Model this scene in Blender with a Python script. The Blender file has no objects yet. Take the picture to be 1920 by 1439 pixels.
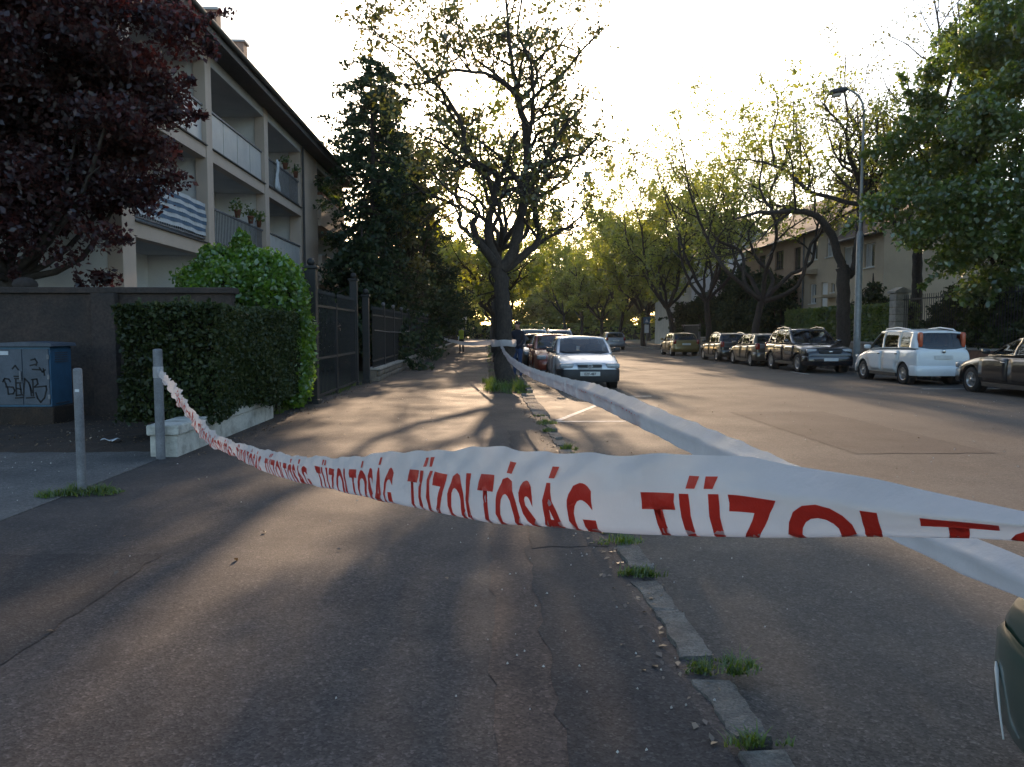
import bpy, bmesh, math, random
import numpy as np
from mathutils import Vector, Matrix, Euler

R = math.radians
scene = bpy.context.scene
COL = scene.collection

# ------------------------------------------------------------------ camera
cam_data = bpy.data.cameras.new('camera')
cam = bpy.data.objects.new('camera', cam_data)
COL.objects.link(cam)
cam.location = (0.0, 0.0, 1.55)
cam.rotation_euler = (R(90 - 3.93), 0, R(-1.78))
cam_data.sensor_width = 36.0
cam_data.lens = 36.0 * 1450 / 1920
cam_data.clip_start = 0.05
cam_data.clip_end = 3000
scene.camera = cam

# ------------------------------------------------------------------ sky, sun, exposure
SUN_EL, SUN_AZ = 14.2, 0.8          # degrees above the horizon, degrees right of the street axis (+Y)
world = bpy.data.worlds.new('World')
scene.world = world
world.use_nodes = True
nt = world.node_tree
nt.nodes.clear()
sky = nt.nodes.new('ShaderNodeTexSky')
sky.sky_type = 'NISHITA'
sky.sun_disc = False
sky.sun_elevation = R(SUN_EL)
sky.sun_rotation = R(SUN_AZ)
sky.air_density = 1.0
sky.dust_density = 1.6
sky.ozone_density = 1.5
bg = nt.nodes.new('ShaderNodeBackground')
bg.inputs['Strength'].default_value = 0.15
wo = nt.nodes.new('ShaderNodeOutputWorld')
nt.links.new(sky.outputs['Color'], bg.inputs['Color'])
nt.links.new(bg.outputs['Background'], wo.inputs['Surface'])

sun_data = bpy.data.lights.new('sun', 'SUN')
sun_data.energy = 3.0
sun_data.angle = R(0.6)
sun_data.color = (1.0, 0.70, 0.45)
sun = bpy.data.objects.new('sun', sun_data)
COL.objects.link(sun)
sdir = Vector((math.sin(R(SUN_AZ)) * math.cos(R(SUN_EL)), math.cos(R(SUN_AZ)) * math.cos(R(SUN_EL)), math.sin(R(SUN_EL))))
sun.rotation_euler = (-sdir).to_track_quat('-Z', 'Y').to_euler()
sun.location = (0, 30, 40)

vs = scene.view_settings
vs.view_transform = 'Standard'
vs.look = 'None'
vs.exposure = 1.38
vs.gamma = 1.0
vs.use_curve_mapping = False
scene.cycles.use_denoising = True
scene.cycles.max_bounces = 6
scene.cycles.diffuse_bounces = 3
scene.cycles.glossy_bounces = 3
scene.cycles.transmission_bounces = 4
scene.cycles.transparent_max_bounces = 16
scene.cycles.sample_clamp_indirect = 6.0

# ------------------------------------------------------------------ helpers
def tag(o, label=None, cat=None, group=None, kind=None):
    if label: o['label'] = label
    if cat: o['category'] = cat
    if group: o['group'] = group
    if kind: o['kind'] = kind
    return o

def thing(name, label, cat, loc=(0, 0, 0), rz=0.0, group=None):
    o = bpy.data.objects.new(name, None)
    o.empty_display_size = 0.2
    COL.objects.link(o)
    o.location = loc
    o.rotation_euler = (0, 0, rz)
    return tag(o, label, cat, group)

def wloc(p):
    v = Vector((0, 0, 0))
    while p is not None:
        v += Vector(p.location)
        p = p.parent
    return v

def mesh_np(name, V, F, smooth=False):
    """V (n,3) array, F (m,k) int array with k = 3 or 4"""
    V = np.asarray(V, dtype=np.float32)
    F = np.asarray(F, dtype=np.int32)
    me = bpy.data.meshes.new(name)
    m, k = F.shape
    me.vertices.add(len(V))
    me.vertices.foreach_set('co', V.ravel())
    me.loops.add(m * k)
    me.loops.foreach_set('vertex_index', F.ravel())
    me.polygons.add(m)
    me.polygons.foreach_set('loop_start', np.arange(0, m * k, k, dtype=np.int32))
    me.polygons.foreach_set('loop_total', np.full(m, k, dtype=np.int32))
    if smooth:
        me.polygons.foreach_set('use_smooth', np.ones(m, dtype=bool))
    me.update(calc_edges=True)
    return me

def link(name, me, material, parent=None, loc=(0, 0, 0), rot=(0, 0, 0)):
    o = bpy.data.objects.new(name, me)
    COL.objects.link(o)
    if material is not None and len(me.materials) == 0:
        me.materials.append(material)
    o.parent = parent
    o.location = loc
    o.rotation_euler = rot
    return o

def copy_tree(o, parent=None):
    c = o.copy()
    COL.objects.link(c)
    c.parent = parent
    for ch in list(o.children):
        copy_tree(ch, c)
    return c

class MB:
    """collects polygons and links them as one mesh object"""
    def __init__(self):
        self.v = []
        self.f = []
        self.s = []
    def add(self, vs, fs, smooth=False):
        n = len(self.v)
        self.v += [tuple(p) for p in vs]
        self.f += [tuple(i + n for i in f) for f in fs]
        self.s += [smooth] * len(fs)
        return self
    def box(self, x0, x1, y0, y1, z0, z1):
        return self.add([(x0, y0, z0), (x1, y0, z0), (x1, y1, z0), (x0, y1, z0), (x0, y0, z1), (x1, y0, z1), (x1, y1, z1), (x0, y1, z1)],
                        [(0, 3, 2, 1), (4, 5, 6, 7), (0, 1, 5, 4), (1, 2, 6, 5), (2, 3, 7, 6), (3, 0, 4, 7)])
    def prism(self, poly, axis, a, b):
        """poly: 2D points; axis 'x','y','z' is the extrusion axis from a to b"""
        n = len(poly)
        def P(p, t):
            return {'x': (t, p[0], p[1]), 'y': (p[0], t, p[1]), 'z': (p[0], p[1], t)}[axis]
        vs_ = [P(p, a) for p in poly] + [P(p, b) for p in poly]
        fs = [tuple(range(n - 1, -1, -1)), tuple(range(n, 2 * n))]
        fs += [(i, (i + 1) % n, n + (i + 1) % n, n + i) for i in range(n)]
        return self.add(vs_, fs)
    def tube(self, pts, rad, n=8, caps=True, smooth=True):
        pts = [Vector(p) for p in pts]
        if not hasattr(rad, '__len__'): rad = [rad] * len(pts)
        vs_, fs = [], []
        up = None
        for i, p in enumerate(pts):
            t = (pts[min(i + 1, len(pts) - 1)] - pts[max(i - 1, 0)])
            if t.length < 1e-9: t = Vector((0, 0, 1))
            t.normalize()
            if up is None:
                up = t.orthogonal().normalized()
            else:
                up = (up - t * up.dot(t))
                up = up.normalized() if up.length > 1e-6 else t.orthogonal().normalized()
            s = t.cross(up)
            for k in range(n):
                a = 2 * math.pi * k / n
                vs_.append(p + (up * math.cos(a) + s * math.sin(a)) * rad[i])
        for i in range(len(pts) - 1):
            for k in range(n):
                k2 = (k + 1) % n
                fs.append((i * n + k, i * n + k2, (i + 1) * n + k2, (i + 1) * n + k))
        self.add(vs_, fs, smooth)
        if caps:
            self.add([vs_[k] for k in range(n)], [tuple(range(n - 1, -1, -1))])
            m = (len(pts) - 1) * n
            self.add([vs_[m + k] for k in range(n)], [tuple(range(n))])
        return self
    def lathe(self, prof, c=(0, 0, 0), axis='z', n=16, smooth=True):
        """prof: list of (r, t) along the axis"""
        vs_, fs = [], []
        for (r, t) in prof:
            for k in range(n):
                a = 2 * math.pi * k / n
                u, w = r * math.cos(a), r * math.sin(a)
                p = {'z': (u, w, t), 'x': (t, u, w), 'y': (w, t, u)}[axis]
                vs_.append((c[0] + p[0], c[1] + p[1], c[2] + p[2]))
        for i in range(len(prof) - 1):
            for k in range(n):
                k2 = (k + 1) % n
                fs.append((i * n + k, i * n + k2, (i + 1) * n + k2, (i + 1) * n + k))
        return self.add(vs_, fs, smooth)
    def ball(self, c, r, n=10, m=6):
        if not hasattr(r, '__len__'): r = (r, r, r)
        vs_, fs = [], []
        for i in range(m + 1):
            th = math.pi * i / m
            for k in range(n):
                a = 2 * math.pi * k / n
                vs_.append((c[0] + r[0] * math.sin(th) * math.cos(a), c[1] + r[1] * math.sin(th) * math.sin(a), c[2] + r[2] * math.cos(th)))
        for i in range(m):
            for k in range(n):
                k2 = (k + 1) % n
                fs.append((i * n + k, (i + 1) * n + k, (i + 1) * n + k2, i * n + k2))
        return self.add(vs_, fs, True)
    def rbox(self, c, h, p=0.35, n=12, m=8):
        """rounded box (superellipsoid): centre c, half sizes h"""
        sp = lambda a, e: math.copysign(abs(a) ** e, a)
        vs_, fs = [], []
        for i in range(m + 1):
            th = math.pi * i / m - math.pi / 2
            for k in range(n):
                a = 2 * math.pi * (k + 0.5) / n
                vs_.append((c[0] + h[0] * sp(math.cos(th), p) * sp(math.cos(a), p), c[1] + h[1] * sp(math.cos(th), p) * sp(math.sin(a), p), c[2] + h[2] * sp(math.sin(th), p)))
        for i in range(m):
            for k in range(n):
                k2 = (k + 1) % n
                fs.append((i * n + k, i * n + k2, (i + 1) * n + k2, (i + 1) * n + k))
        return self.add(vs_, fs, True)
    def grid(self, P, smooth=True, close_u=False):
        """P[i][j] points"""
        ni, nj = len(P), len(P[0])
        vs_ = [p for row in P for p in row]
        fs = [(i * nj + j, i * nj + j + 1, (i + 1) * nj + j + 1, (i + 1) * nj + j) for i in range(ni - 1) for j in range(nj - 1)]
        return self.add(vs_, fs, smooth)
    def mesh(self, name):
        me = bpy.data.meshes.new(name)
        me.from_pydata(self.v, [], self.f)
        me.polygons.foreach_set('use_smooth', self.s)
        me.update()
        return me
    def build(self, name, material, parent=None, local=False, bevel=0.0):
        if not local and parent is not None:
            w = wloc(parent)
            self.v = [(p[0] - w.x, p[1] - w.y, p[2] - w.z) for p in self.v]
        o = link(name, self.mesh(name), material, parent)
        if bevel:
            b = o.modifiers.new('bevel', 'BEVEL')
            b.width = bevel
            b.segments = 2
            b.limit_method = 'ANGLE'
            b.angle_limit = R(40)
        return o

def structure(name, mb, material, **k):
    return tag(mb.build(name, material, **k), kind='structure')

# ------------------------------------------------------------------ materials
def new_mat(name):
    m = bpy.data.materials.new(name)
    m.use_nodes = True
    n = m.node_tree
    n.nodes.clear()
    out = n.nodes.new('ShaderNodeOutputMaterial')
    return m, n, out

def nd(n, typ, **inp):
    x = n.nodes.new(typ)
    for k, v in inp.items():
        k = k.replace('_', ' ')
        if k in x.inputs: x.inputs[k].default_value = v
    return x

def mix_rgb(n, fac, a, b):
    x = n.nodes.new('ShaderNodeMix')
    x.data_type = 'RGBA'
    for s, val in ((x.inputs[0], fac), (x.inputs[6], a), (x.inputs[7], b)):
        if isinstance(val, bpy.types.NodeSocket): n.links.new(val, s)
        elif isinstance(val, (int, float)): s.default_value = val
        else: s.default_value = (*val, 1.0)
    return x.outputs[2]

def ramp(n, src, stops):
    r = n.nodes.new('ShaderNodeValToRGB')
    el = r.color_ramp.elements
    while len(el) < len(stops): el.new(0.5)
    for e, (p, c) in zip(el, stops):
        e.position = p
        e.color = (*c, 1.0) if hasattr(c, '__len__') else (c, c, c, 1.0)
    n.links.new(src, r.inputs['Fac'])
    return r.outputs['Color']

def noise(n, scale, detail=4.0, rough=0.55, coord='Object', vec_scale=None):
    tc = n.nodes.new('ShaderNodeTexCoord')
    src = tc.outputs[coord]
    if vec_scale:
        mp = n.nodes.new('ShaderNodeMapping')
        mp.inputs['Scale'].default_value = vec_scale
        n.links.new(src, mp.inputs['Vector'])
        src = mp.outputs['Vector']
    t = nd(n, 'ShaderNodeTexNoise', Scale=scale, Detail=detail, Roughness=rough)
    n.links.new(src, t.inputs['Vector'])
    return t.outputs['Fac']

def surf(name, c1, c2=None, rough=0.7, scale=6.0, metallic=0.0, bump=0.0, bump_scale=60.0, spec=0.4, fine=0.0, coat=0.0, lo=0.35, hi=0.65, vec_scale=None):
    """procedural surface: two tones mixed by noise, fine grain, relief"""
    m, n, out = new_mat(name)
    b = nd(n, 'ShaderNodeBsdfPrincipled', Roughness=rough, Metallic=metallic)
    b.inputs['Specular IOR Level'].default_value = spec
    b.inputs['Coat Weight'].default_value = coat
    b.inputs['Coat Roughness'].default_value = 0.05
    c2 = c2 or tuple(x * 0.8 for x in c1)
    f = ramp(n, noise(n, scale, 5.0, 0.6, vec_scale=vec_scale), [(lo, 0.0), (hi, 1.0)])
    col = mix_rgb(n, f, c1, c2)
    if fine:
        g = ramp(n, noise(n, bump_scale, 3.0, 0.7), [(0.3, 1.0 - fine), (0.7, 1.0 + fine)])
        x = n.nodes.new('ShaderNodeMix')
        x.data_type = 'RGBA'
        x.blend_type = 'MULTIPLY'
        x.inputs[0].default_value = 1.0
        n.links.new(col, x.inputs[6])
        n.links.new(g, x.inputs[7])
        col = x.outputs[2]
    n.links.new(col, b.inputs['Base Color'])
    if bump:
        bp = nd(n, 'ShaderNodeBump', Strength=bump, Distance=0.02)
        n.links.new(noise(n, bump_scale, 4.0, 0.65), bp.inputs['Height'])
        n.links.new(bp.outputs['Normal'], b.inputs['Normal'])
    n.links.new(b.outputs['BSDF'], out.inputs['Surface'])
    return m

def leaf_mat(name, c1, c2, trans=0.45, c3=None, tcol=None, gloss=0.08):
    """leaf: each leaf takes its own tone, part of the light passes through"""
    m, n, out = new_mat(name)
    geo = n.nodes.new('ShaderNodeNewGeometry')
    f = ramp(n, geo.outputs['Random Per Island'], [(0.0, c1), (0.6, c2), (1.0, c3 or c2)])
    big = ramp(n, noise(n, 0.8, 3.0), [(0.35, 0.75), (0.65, 1.2)])
    x = n.nodes.new('ShaderNodeMix')
    x.data_type = 'RGBA'
    x.blend_type = 'MULTIPLY'
    x.inputs[0].default_value = 1.0
    n.links.new(f, x.inputs[6])
    n.links.new(big, x.inputs[7])
    col = x.outputs[2]
    d = nd(n, 'ShaderNodeBsdfDiffuse')
    t = nd(n, 'ShaderNodeBsdfTranslucent')
    n.links.new(col, d.inputs['Color'])
    if tcol:
        y = n.nodes.new('ShaderNodeMix')
        y.data_type = 'RGBA'
        y.blend_type = 'MULTIPLY'
        y.inputs[0].default_value = 1.0
        n.links.new(col, y.inputs[6])
        y.inputs[7].default_value = (*tcol, 1.0)
        n.links.new(y.outputs[2], t.inputs['Color'])
    else:
        n.links.new(col, t.inputs['Color'])
    mx = nd(n, 'ShaderNodeMixShader')
    mx.inputs[0].default_value = trans
    n.links.new(d.outputs[0], mx.inputs[1])
    n.links.new(t.outputs[0], mx.inputs[2])
    g = nd(n, 'ShaderNodeBsdfGlossy', Roughness=0.4)
    g.inputs['Color'].default_value = (0.9, 0.95, 1.0, 1)
    mg = nd(n, 'ShaderNodeMixShader')
    mg.inputs[0].default_value = gloss
    n.links.new(mx.outputs[0], mg.inputs[1])
    n.links.new(g.outputs[0], mg.inputs[2])
    n.links.new(mg.outputs[0], out.inputs['Surface'])
    return m

def glass_mat(name, tint=(0.55, 0.6, 0.6), refl=0.12, rough=0.02):
    m, n, out = new_mat(name)
    tr = nd(n, 'ShaderNodeBsdfTransparent')
    tr.inputs['Color'].default_value = (*tint, 1)
    g = nd(n, 'ShaderNodeBsdfGlossy', Roughness=rough)
    g.inputs['Color'].default_value = (0.9, 0.93, 0.95, 1)
    fr = nd(n, 'ShaderNodeFresnel', IOR=1.5)
    ad = n.nodes.new('ShaderNodeMath')
    ad.operation = 'ADD'
    ad.use_clamp = True
    ad.inputs[1].default_value = refl - 0.04
    n.links.new(fr.outputs[0], ad.inputs[0])
    mx = nd(n, 'ShaderNodeMixShader')
    n.links.new(ad.outputs[0], mx.inputs[0])
    n.links.new(tr.outputs[0], mx.inputs[1])
    n.links.new(g.outputs[0], mx.inputs[2])
    n.links.new(mx.outputs[0], out.inputs['Surface'])
    return m

def asphalt(name, c1, c2, c3, rough=0.78, patch=0.35, spec=0.35, crack=True):
    m, n, out = new_mat(name)
    b = nd(n, 'ShaderNodeBsdfPrincipled')
    b.inputs['Specular IOR Level'].default_value = spec
    big = ramp(n, noise(n, patch, 6.0, 0.6), [(0.38, 0.0), (0.62, 1.0)])
    col = mix_rgb(n, big, c1, c2)
    mid = ramp(n, noise(n, 1.7, 6.0, 0.65), [(0.45, 0.0), (0.75, 0.8)])
    col = mix_rgb(n, mid, col, c3)
    # aggregate: pale and dark chips
    tc = n.nodes.new('ShaderNodeTexCoord')
    vo = nd(n, 'ShaderNodeTexVoronoi', Scale=95.0)
    n.links.new(tc.outputs['Object'], vo.inputs['Vector'])
    chip = n.nodes.new('ShaderNodeSeparateColor')
    n.links.new(vo.outputs['Color'], chip.inputs['Color'])
    cf = ramp(n, chip.outputs['Red'], [(0.0, 0.55), (0.5, 0.95), (0.86, 1.1), (1.0, 1.7)])
    x = n.nodes.new('ShaderNodeMix')
    x.data_type = 'RGBA'
    x.blend_type = 'MULTIPLY'
    x.inputs[0].default_value = 1.0
    n.links.new(col, x.inputs[6])
    n.links.new(cf, x.inputs[7])
    col = x.outputs[2]
    # second, coarser stone and dark drips and stains with a shape of their own
    vo2 = nd(n, 'ShaderNodeTexVoronoi', Scale=42.0)
    n.links.new(tc.outputs['Object'], vo2.inputs['Vector'])
    chip2 = n.nodes.new('ShaderNodeSeparateColor')
    n.links.new(vo2.outputs['Color'], chip2.inputs['Color'])
    c2f = ramp(n, chip2.outputs['Green'], [(0.0, 0.72), (0.6, 1.0), (0.9, 1.08), (1.0, 1.45)])
    x2 = n.nodes.new('ShaderNodeMix')
    x2.data_type = 'RGBA'
    x2.blend_type = 'MULTIPLY'
    x2.inputs[0].default_value = 0.8
    n.links.new(col, x2.inputs[6])
    n.links.new(c2f, x2.inputs[7])
    col = x2.outputs[2]
    st = ramp(n, noise(n, 2.4, 3.0, .5), [(0.62, 0.0), (0.70, 0.45)])
    col = mix_rgb(n, st, col, tuple(v * .5 for v in c2))
    st2 = ramp(n, noise(n, 0.16, 3.0, .5), [(0.45, 0.0), (0.62, 0.35)])
    col = mix_rgb(n, st2, col, tuple(v * 1.35 for v in c3))
    if crack:
        vc = nd(n, 'ShaderNodeTexVoronoi', Scale=0.42)
        vc.feature = 'DISTANCE_TO_EDGE'
        wn = nd(n, 'ShaderNodeTexNoise', Scale=2.2, Detail=5.0)
        n.links.new(tc.outputs['Object'], wn.inputs['Vector'])
        va = n.nodes.new('ShaderNodeVectorMath')
        va.operation = 'ADD'
        n.links.new(tc.outputs['Object'], va.inputs[0])
        vsub = n.nodes.new('ShaderNodeVectorMath')
        vsub.operation = 'SCALE'
        vsub.inputs['Scale'].default_value = 0.9
        n.links.new(wn.outputs['Color'], vsub.inputs[0])
        n.links.new(vsub.outputs[0], va.inputs[1])
        n.links.new(va.outputs[0], vc.inputs['Vector'])
        k = ramp(n, vc.outputs['Distance'], [(0.0, 0.7), (0.003, 0.6), (0.007, 0.0)])
        gate = ramp(n, noise(n, 0.5, 2.0), [(0.53, 0.0), (0.62, 0.9)])
        kk = n.nodes.new('ShaderNodeMath')
        kk.operation = 'MULTIPLY'
        n.links.new(k, kk.inputs[0])
        n.links.new(gate, kk.inputs[1])
        col = mix_rgb(n, kk.outputs[0], col, (0.02, 0.018, 0.016))
    n.links.new(col, b.inputs['Base Color'])
    rr = ramp(n, noise(n, 0.9, 4.0), [(0.3, rough - 0.1), (0.7, rough + 0.08)])
    n.links.new(rr, b.inputs['Roughness'])
    bp = nd(n, 'ShaderNodeBump', Strength=0.35, Distance=0.004)
    n.links.new(vo.outputs['Distance'], bp.inputs['Height'])
    bp2 = nd(n, 'ShaderNodeBump', Strength=0.12, Distance=0.02)
    n.links.new(noise(n, 1.2, 5.0), bp2.inputs['Height'])
    n.links.new(bp.outputs['Normal'], bp2.inputs['Normal'])
    n.links.new(bp2.outputs['Normal'], b.inputs['Normal'])
    n.links.new(b.outputs['BSDF'], out.inputs['Surface'])
    return m

M = {}
M['road'] = asphalt('road asphalt', (0.074, 0.067, 0.059), (0.053, 0.049, 0.046), (0.090, 0.079, 0.067), patch=0.25, rough=.86, spec=.25)
M['pavement'] = asphalt('pavement asphalt', (0.066, 0.055, 0.051), (0.043, 0.039, 0.039), (0.080, 0.066, 0.057), patch=0.45, rough=.86, spec=.25)
M['apron'] = asphalt('worn concrete', (0.115, 0.108, 0.10), (0.075, 0.072, 0.07), (0.14, 0.13, 0.118), patch=0.8, crack=False)
M['ground'] = surf('garden earth', (0.05, 0.06, 0.025), (0.07, 0.055, 0.035), rough=0.95, scale=1.5, bump=0.6, bump_scale=20)
M['soil'] = surf('brown litter soil', (0.055, 0.036, 0.025), (0.034, 0.026, 0.021), rough=0.95, scale=5, bump=0.9, bump_scale=45, fine=0.4)
M['kerb'] = surf('kerb concrete', (0.17, 0.16, 0.14), (0.085, 0.08, 0.072), rough=0.92, scale=7, bump=0.9, bump_scale=70, fine=0.4)
M['paint'] = surf('worn road paint', (0.62, 0.61, 0.57), (0.30, 0.29, 0.27), rough=0.8, scale=14, fine=0.2, bump=0.2)
M['paint_yellow'] = surf('worn yellow paint', (0.55, 0.36, 0.05), (0.34, 0.22, 0.05), rough=0.8, scale=14, fine=0.2)
M['stucco_white'] = surf('white stucco', (0.74, 0.73, 0.71), (0.64, 0.63, 0.62), rough=0.9, scale=1.2, bump=0.3, bump_scale=90, fine=0.08)
M['stucco_beige'] = surf('beige stucco', (0.55, 0.445, 0.365), (0.48, 0.39, 0.32), rough=0.9, scale=1.0, bump=0.3, bump_scale=90, fine=0.08)
M['stucco_grey'] = surf('grey loggia render', (0.48, 0.47, 0.455), (0.40, 0.39, 0.38), rough=0.9, scale=1.0, bump=0.25, bump_scale=80, fine=0.06)
M['house_beige'] = surf('sand render', (0.52, 0.42, 0.31), (0.45, 0.36, 0.27), rough=0.92, scale=0.9, bump=0.3, bump_scale=70, fine=0.08)
M['house_pink'] = surf('rosy render', (0.50, 0.36, 0.27), (0.43, 0.31, 0.235), rough=0.92, scale=0.9, bump=0.3, bump_scale=70, fine=0.08)
M['house_grey'] = surf('pale grey render', (0.50, 0.48, 0.45), (0.40, 0.39, 0.37), rough=0.92, scale=0.9, bump=0.3, bump_scale=70, fine=0.08)
M['roof'] = surf('brown roof tile', (0.13, 0.085, 0.065), (0.08, 0.06, 0.05), rough=0.85, scale=5, bump=0.4, bump_scale=12)
M['eave'] = surf('dark eave board', (0.075, 0.07, 0.068), (0.055, 0.052, 0.05), rough=0.8, scale=3)
M['brick'] = surf('chimney brick', (0.34, 0.22, 0.17), (0.26, 0.17, 0.13), rough=0.9, scale=8, bump=0.3)
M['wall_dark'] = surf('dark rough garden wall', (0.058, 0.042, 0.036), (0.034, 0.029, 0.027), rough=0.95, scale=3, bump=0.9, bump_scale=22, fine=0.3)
M['white_wall'] = surf('peeling white plaster', (0.50, 0.49, 0.44), (0.22, 0.21, 0.18), rough=0.9, scale=5, bump=0.5, bump_scale=30, fine=0.15, lo=0.45, hi=0.75)
M['stone'] = surf('rough wall stone', (0.26, 0.21, 0.16), (0.14, 0.12, 0.10), rough=0.95, scale=4, bump=0.8, bump_scale=24, fine=0.25)
M['stone_pale'] = surf('pale pillar stone', (0.36, 0.33, 0.28), (0.24, 0.22, 0.20), rough=0.92, scale=4, bump=0.6, bump_scale=24, fine=0.15)
M['iron'] = surf('black painted iron', (0.010, 0.011, 0.012), (0.016, 0.016, 0.017), rough=0.6, scale=9, spec=0.5)
M['mesh_sheet'] = surf('dark windbreak sheet', (0.015, 0.02, 0.022), (0.03, 0.035, 0.035), rough=0.9, scale=4)
M['galv'] = surf('galvanised steel', (0.20, 0.205, 0.22), (0.12, 0.125, 0.135), rough=0.6, metallic=0.3, scale=7, fine=0.2)
M['lamp_grey'] = surf('grey lamp steel', (0.26, 0.27, 0.27), (0.19, 0.20, 0.20), rough=0.5, metallic=0.3, scale=6)
M['dark_plastic'] = surf('dark plastic', (0.022, 0.023, 0.025), (0.03, 0.03, 0.032), rough=0.55, scale=8)
M['win_white'] = surf('white window frame', (0.72, 0.72, 0.70), (0.60, 0.60, 0.58), rough=0.5, scale=6)
M['win_dark'] = surf('brown window frame', (0.08, 0.06, 0.045), (0.06, 0.045, 0.035), rough=0.6, scale=6)
M['pane'] = surf('window pane', (0.035, 0.04, 0.045), (0.05, 0.055, 0.06), rough=0.06, scale=2, spec=0.8)
M['pane_thin'] = glass_mat('balcony glass', (0.75, 0.77, 0.78), 0.10, 0.15)
M['curtain'] = surf('window curtain', (0.42, 0.41, 0.39), (0.30, 0.29, 0.28), rough=0.9, scale=20, vec_scale=(6, 6, 0.3))
M['bark'] = surf('tree bark', (0.055, 0.043, 0.035), (0.032, 0.026, 0.022), rough=0.95, scale=7, bump=1.0, bump_scale=14, fine=0.25, vec_scale=(3, 3, 0.6))
M['bark_grey'] = surf('grey bark', (0.075, 0.065, 0.055), (0.042, 0.037, 0.032), rough=0.95, scale=7, bump=1.0, bump_scale=14, fine=0.2, vec_scale=(3, 3, 0.6))
M['leaf_spring'] = leaf_mat('young green leaf', (0.06, 0.08, 0.018), (0.095, 0.11, 0.024), 0.55, (0.14, 0.125, 0.03), tcol=(1.8, 1.5, 0.6))
M['leaf_yellow'] = leaf_mat('yellow green spring leaf', (0.15, 0.17, 0.026), (0.20, 0.215, 0.034), 0.62, (0.26, 0.24, 0.036), tcol=(1.7, 1.75, 0.55))
M['leaf_deep'] = leaf_mat('deep green leaf', (0.055, 0.10, 0.02), (0.085, 0.14, 0.025), 0.55, (0.15, 0.185, 0.03), tcol=(1.7, 1.6, 0.5))
M['leaf_ivy'] = leaf_mat('bright creeper leaf', (0.065, 0.14, 0.018), (0.10, 0.20, 0.022), 0.55, (0.17, 0.26, 0.03), tcol=(1.6, 1.6, 0.4), gloss=0.08)
M['leaf_red'] = leaf_mat('purple plum leaf', (0.030, 0.016, 0.019), (0.045, 0.022, 0.024), 0.45, (0.085, 0.036, 0.032), tcol=(2.2, 0.9, 0.75), gloss=0.035)
M['leaf_conifer'] = leaf_mat('conifer needles', (0.026, 0.044, 0.022), (0.038, 0.062, 0.028), 0.3, (0.07, 0.09, 0.03), gloss=0.02)
M['leaf_hedge'] = leaf_mat('hedge leaf', (0.026, 0.040, 0.015), (0.040, 0.058, 0.019), 0.35, (0.07, 0.082, 0.025), gloss=0.02)
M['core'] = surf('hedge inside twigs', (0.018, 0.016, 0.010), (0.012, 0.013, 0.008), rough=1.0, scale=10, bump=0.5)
M['grass'] = leaf_mat('grass blade', (0.06, 0.11, 0.018), (0.09, 0.15, 0.02), 0.5, (0.15, 0.17, 0.04), tcol=(1.5, 1.5, 0.5), gloss=0.06)
M['pebble'] = surf('pale litter bits', (0.5, 0.48, 0.44), (0.3, 0.28, 0.25), rough=0.9, scale=3)

# ------------------------------------------------------------------ lettering templates (made while the scene is still empty)
def text_mesh(txt, size, shear=0.0, bold=0.0, sx=1.0, depth=0.0):
    cu = bpy.data.curves.new('lettering', 'FONT')
    cu.body = txt; cu.size = size; cu.shear = shear; cu.offset = bold; cu.align_x = 'LEFT'
    cu.extrude = depth; cu.resolution_u = 4
    o = bpy.data.objects.new('lettering', cu)
    COL.objects.link(o)
    bpy.context.view_layer.update()
    me = bpy.data.meshes.new_from_object(o.evaluated_get(bpy.context.evaluated_depsgraph_get()))
    bpy.data.objects.remove(o)
    bpy.data.curves.remove(cu)
    co = np.empty(len(me.vertices) * 3); me.vertices.foreach_get('co', co); co = co.reshape(-1, 3); co[:, 0] *= sx
    me.vertices.foreach_set('co', co.ravel())
    return me, co


GLYPH = {}
for _ch in 'TUZOLSAG':
    GLYPH[_ch] = text_mesh(_ch, 1.0, bold=.038)
PLATE_TXT = {'EZF-487': text_mesh('EZF-487', .095, bold=.002, sx=.95)}
# ------------------------------------------------------------------ ground, road, pavements
KX = 0.95                     # near kerb line
structure('ground', MB().box(-900, 900, -60, 2200, -0.6, -0.03), M['ground'])
structure('road', MB().box(KX - 0.03, 13.75, -12, 320, -0.3, 0.0), M['road'])
pav = structure('pavement', MB().box(-3.85, KX - 0.02, -12, 18.45, -0.2, 0.045).box(-3.6, 0.02, 18.45, 320, -0.2, 0.045).box(-3.85, -3.6, 18.45, 22.3, -0.2, 0.045), M['pavement'])
structure('concrete_apron', MB().box(-16, -3.85, -12, 9.7, -0.2, 0.052), M['apron'])
rng = random.Random(5)
nrg = np.random.default_rng(11)

def lumpy(x0, x1, y0, y1, z, amp, nx, ny, edge=0.0):
    m = MB()
    P = []
    for i in range(nx + 1):
        row = []
        for j in range(ny + 1):
            x = x0 + (x1 - x0) * i / nx
            y = y0 + (y1 - y0) * j / ny
            e = 1.0 if 0 < i < nx and 0 < j < ny else 0.0
            ex = rng.uniform(-edge, edge) if e == 0 else 0
            row.append((x + ex, y + ex, z + rng.uniform(0, amp) * e - (0.03 if e == 0 else 0)))
        P.append(row)
    return m.grid(P)
structure('soil_bed', lumpy(-16, -3.95, 9.55, 14.2, 0.06, 0.05, 60, 24, 0.06), M['soil'])
structure('verge', lumpy(0.0, KX - 0.01, 18.5, 110, 0.05, 0.05, 5, 240, 0.03), M['soil'])
structure('lawn', lumpy(-9.5, -3.7, 100, 150, 0.03, 0.05, 8, 30, 0.03), M['grass'])
structure('far_pavement', MB().box(13.92, 17.2, -12, 320, -0.2, 0.12), M['pavement'])

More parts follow.
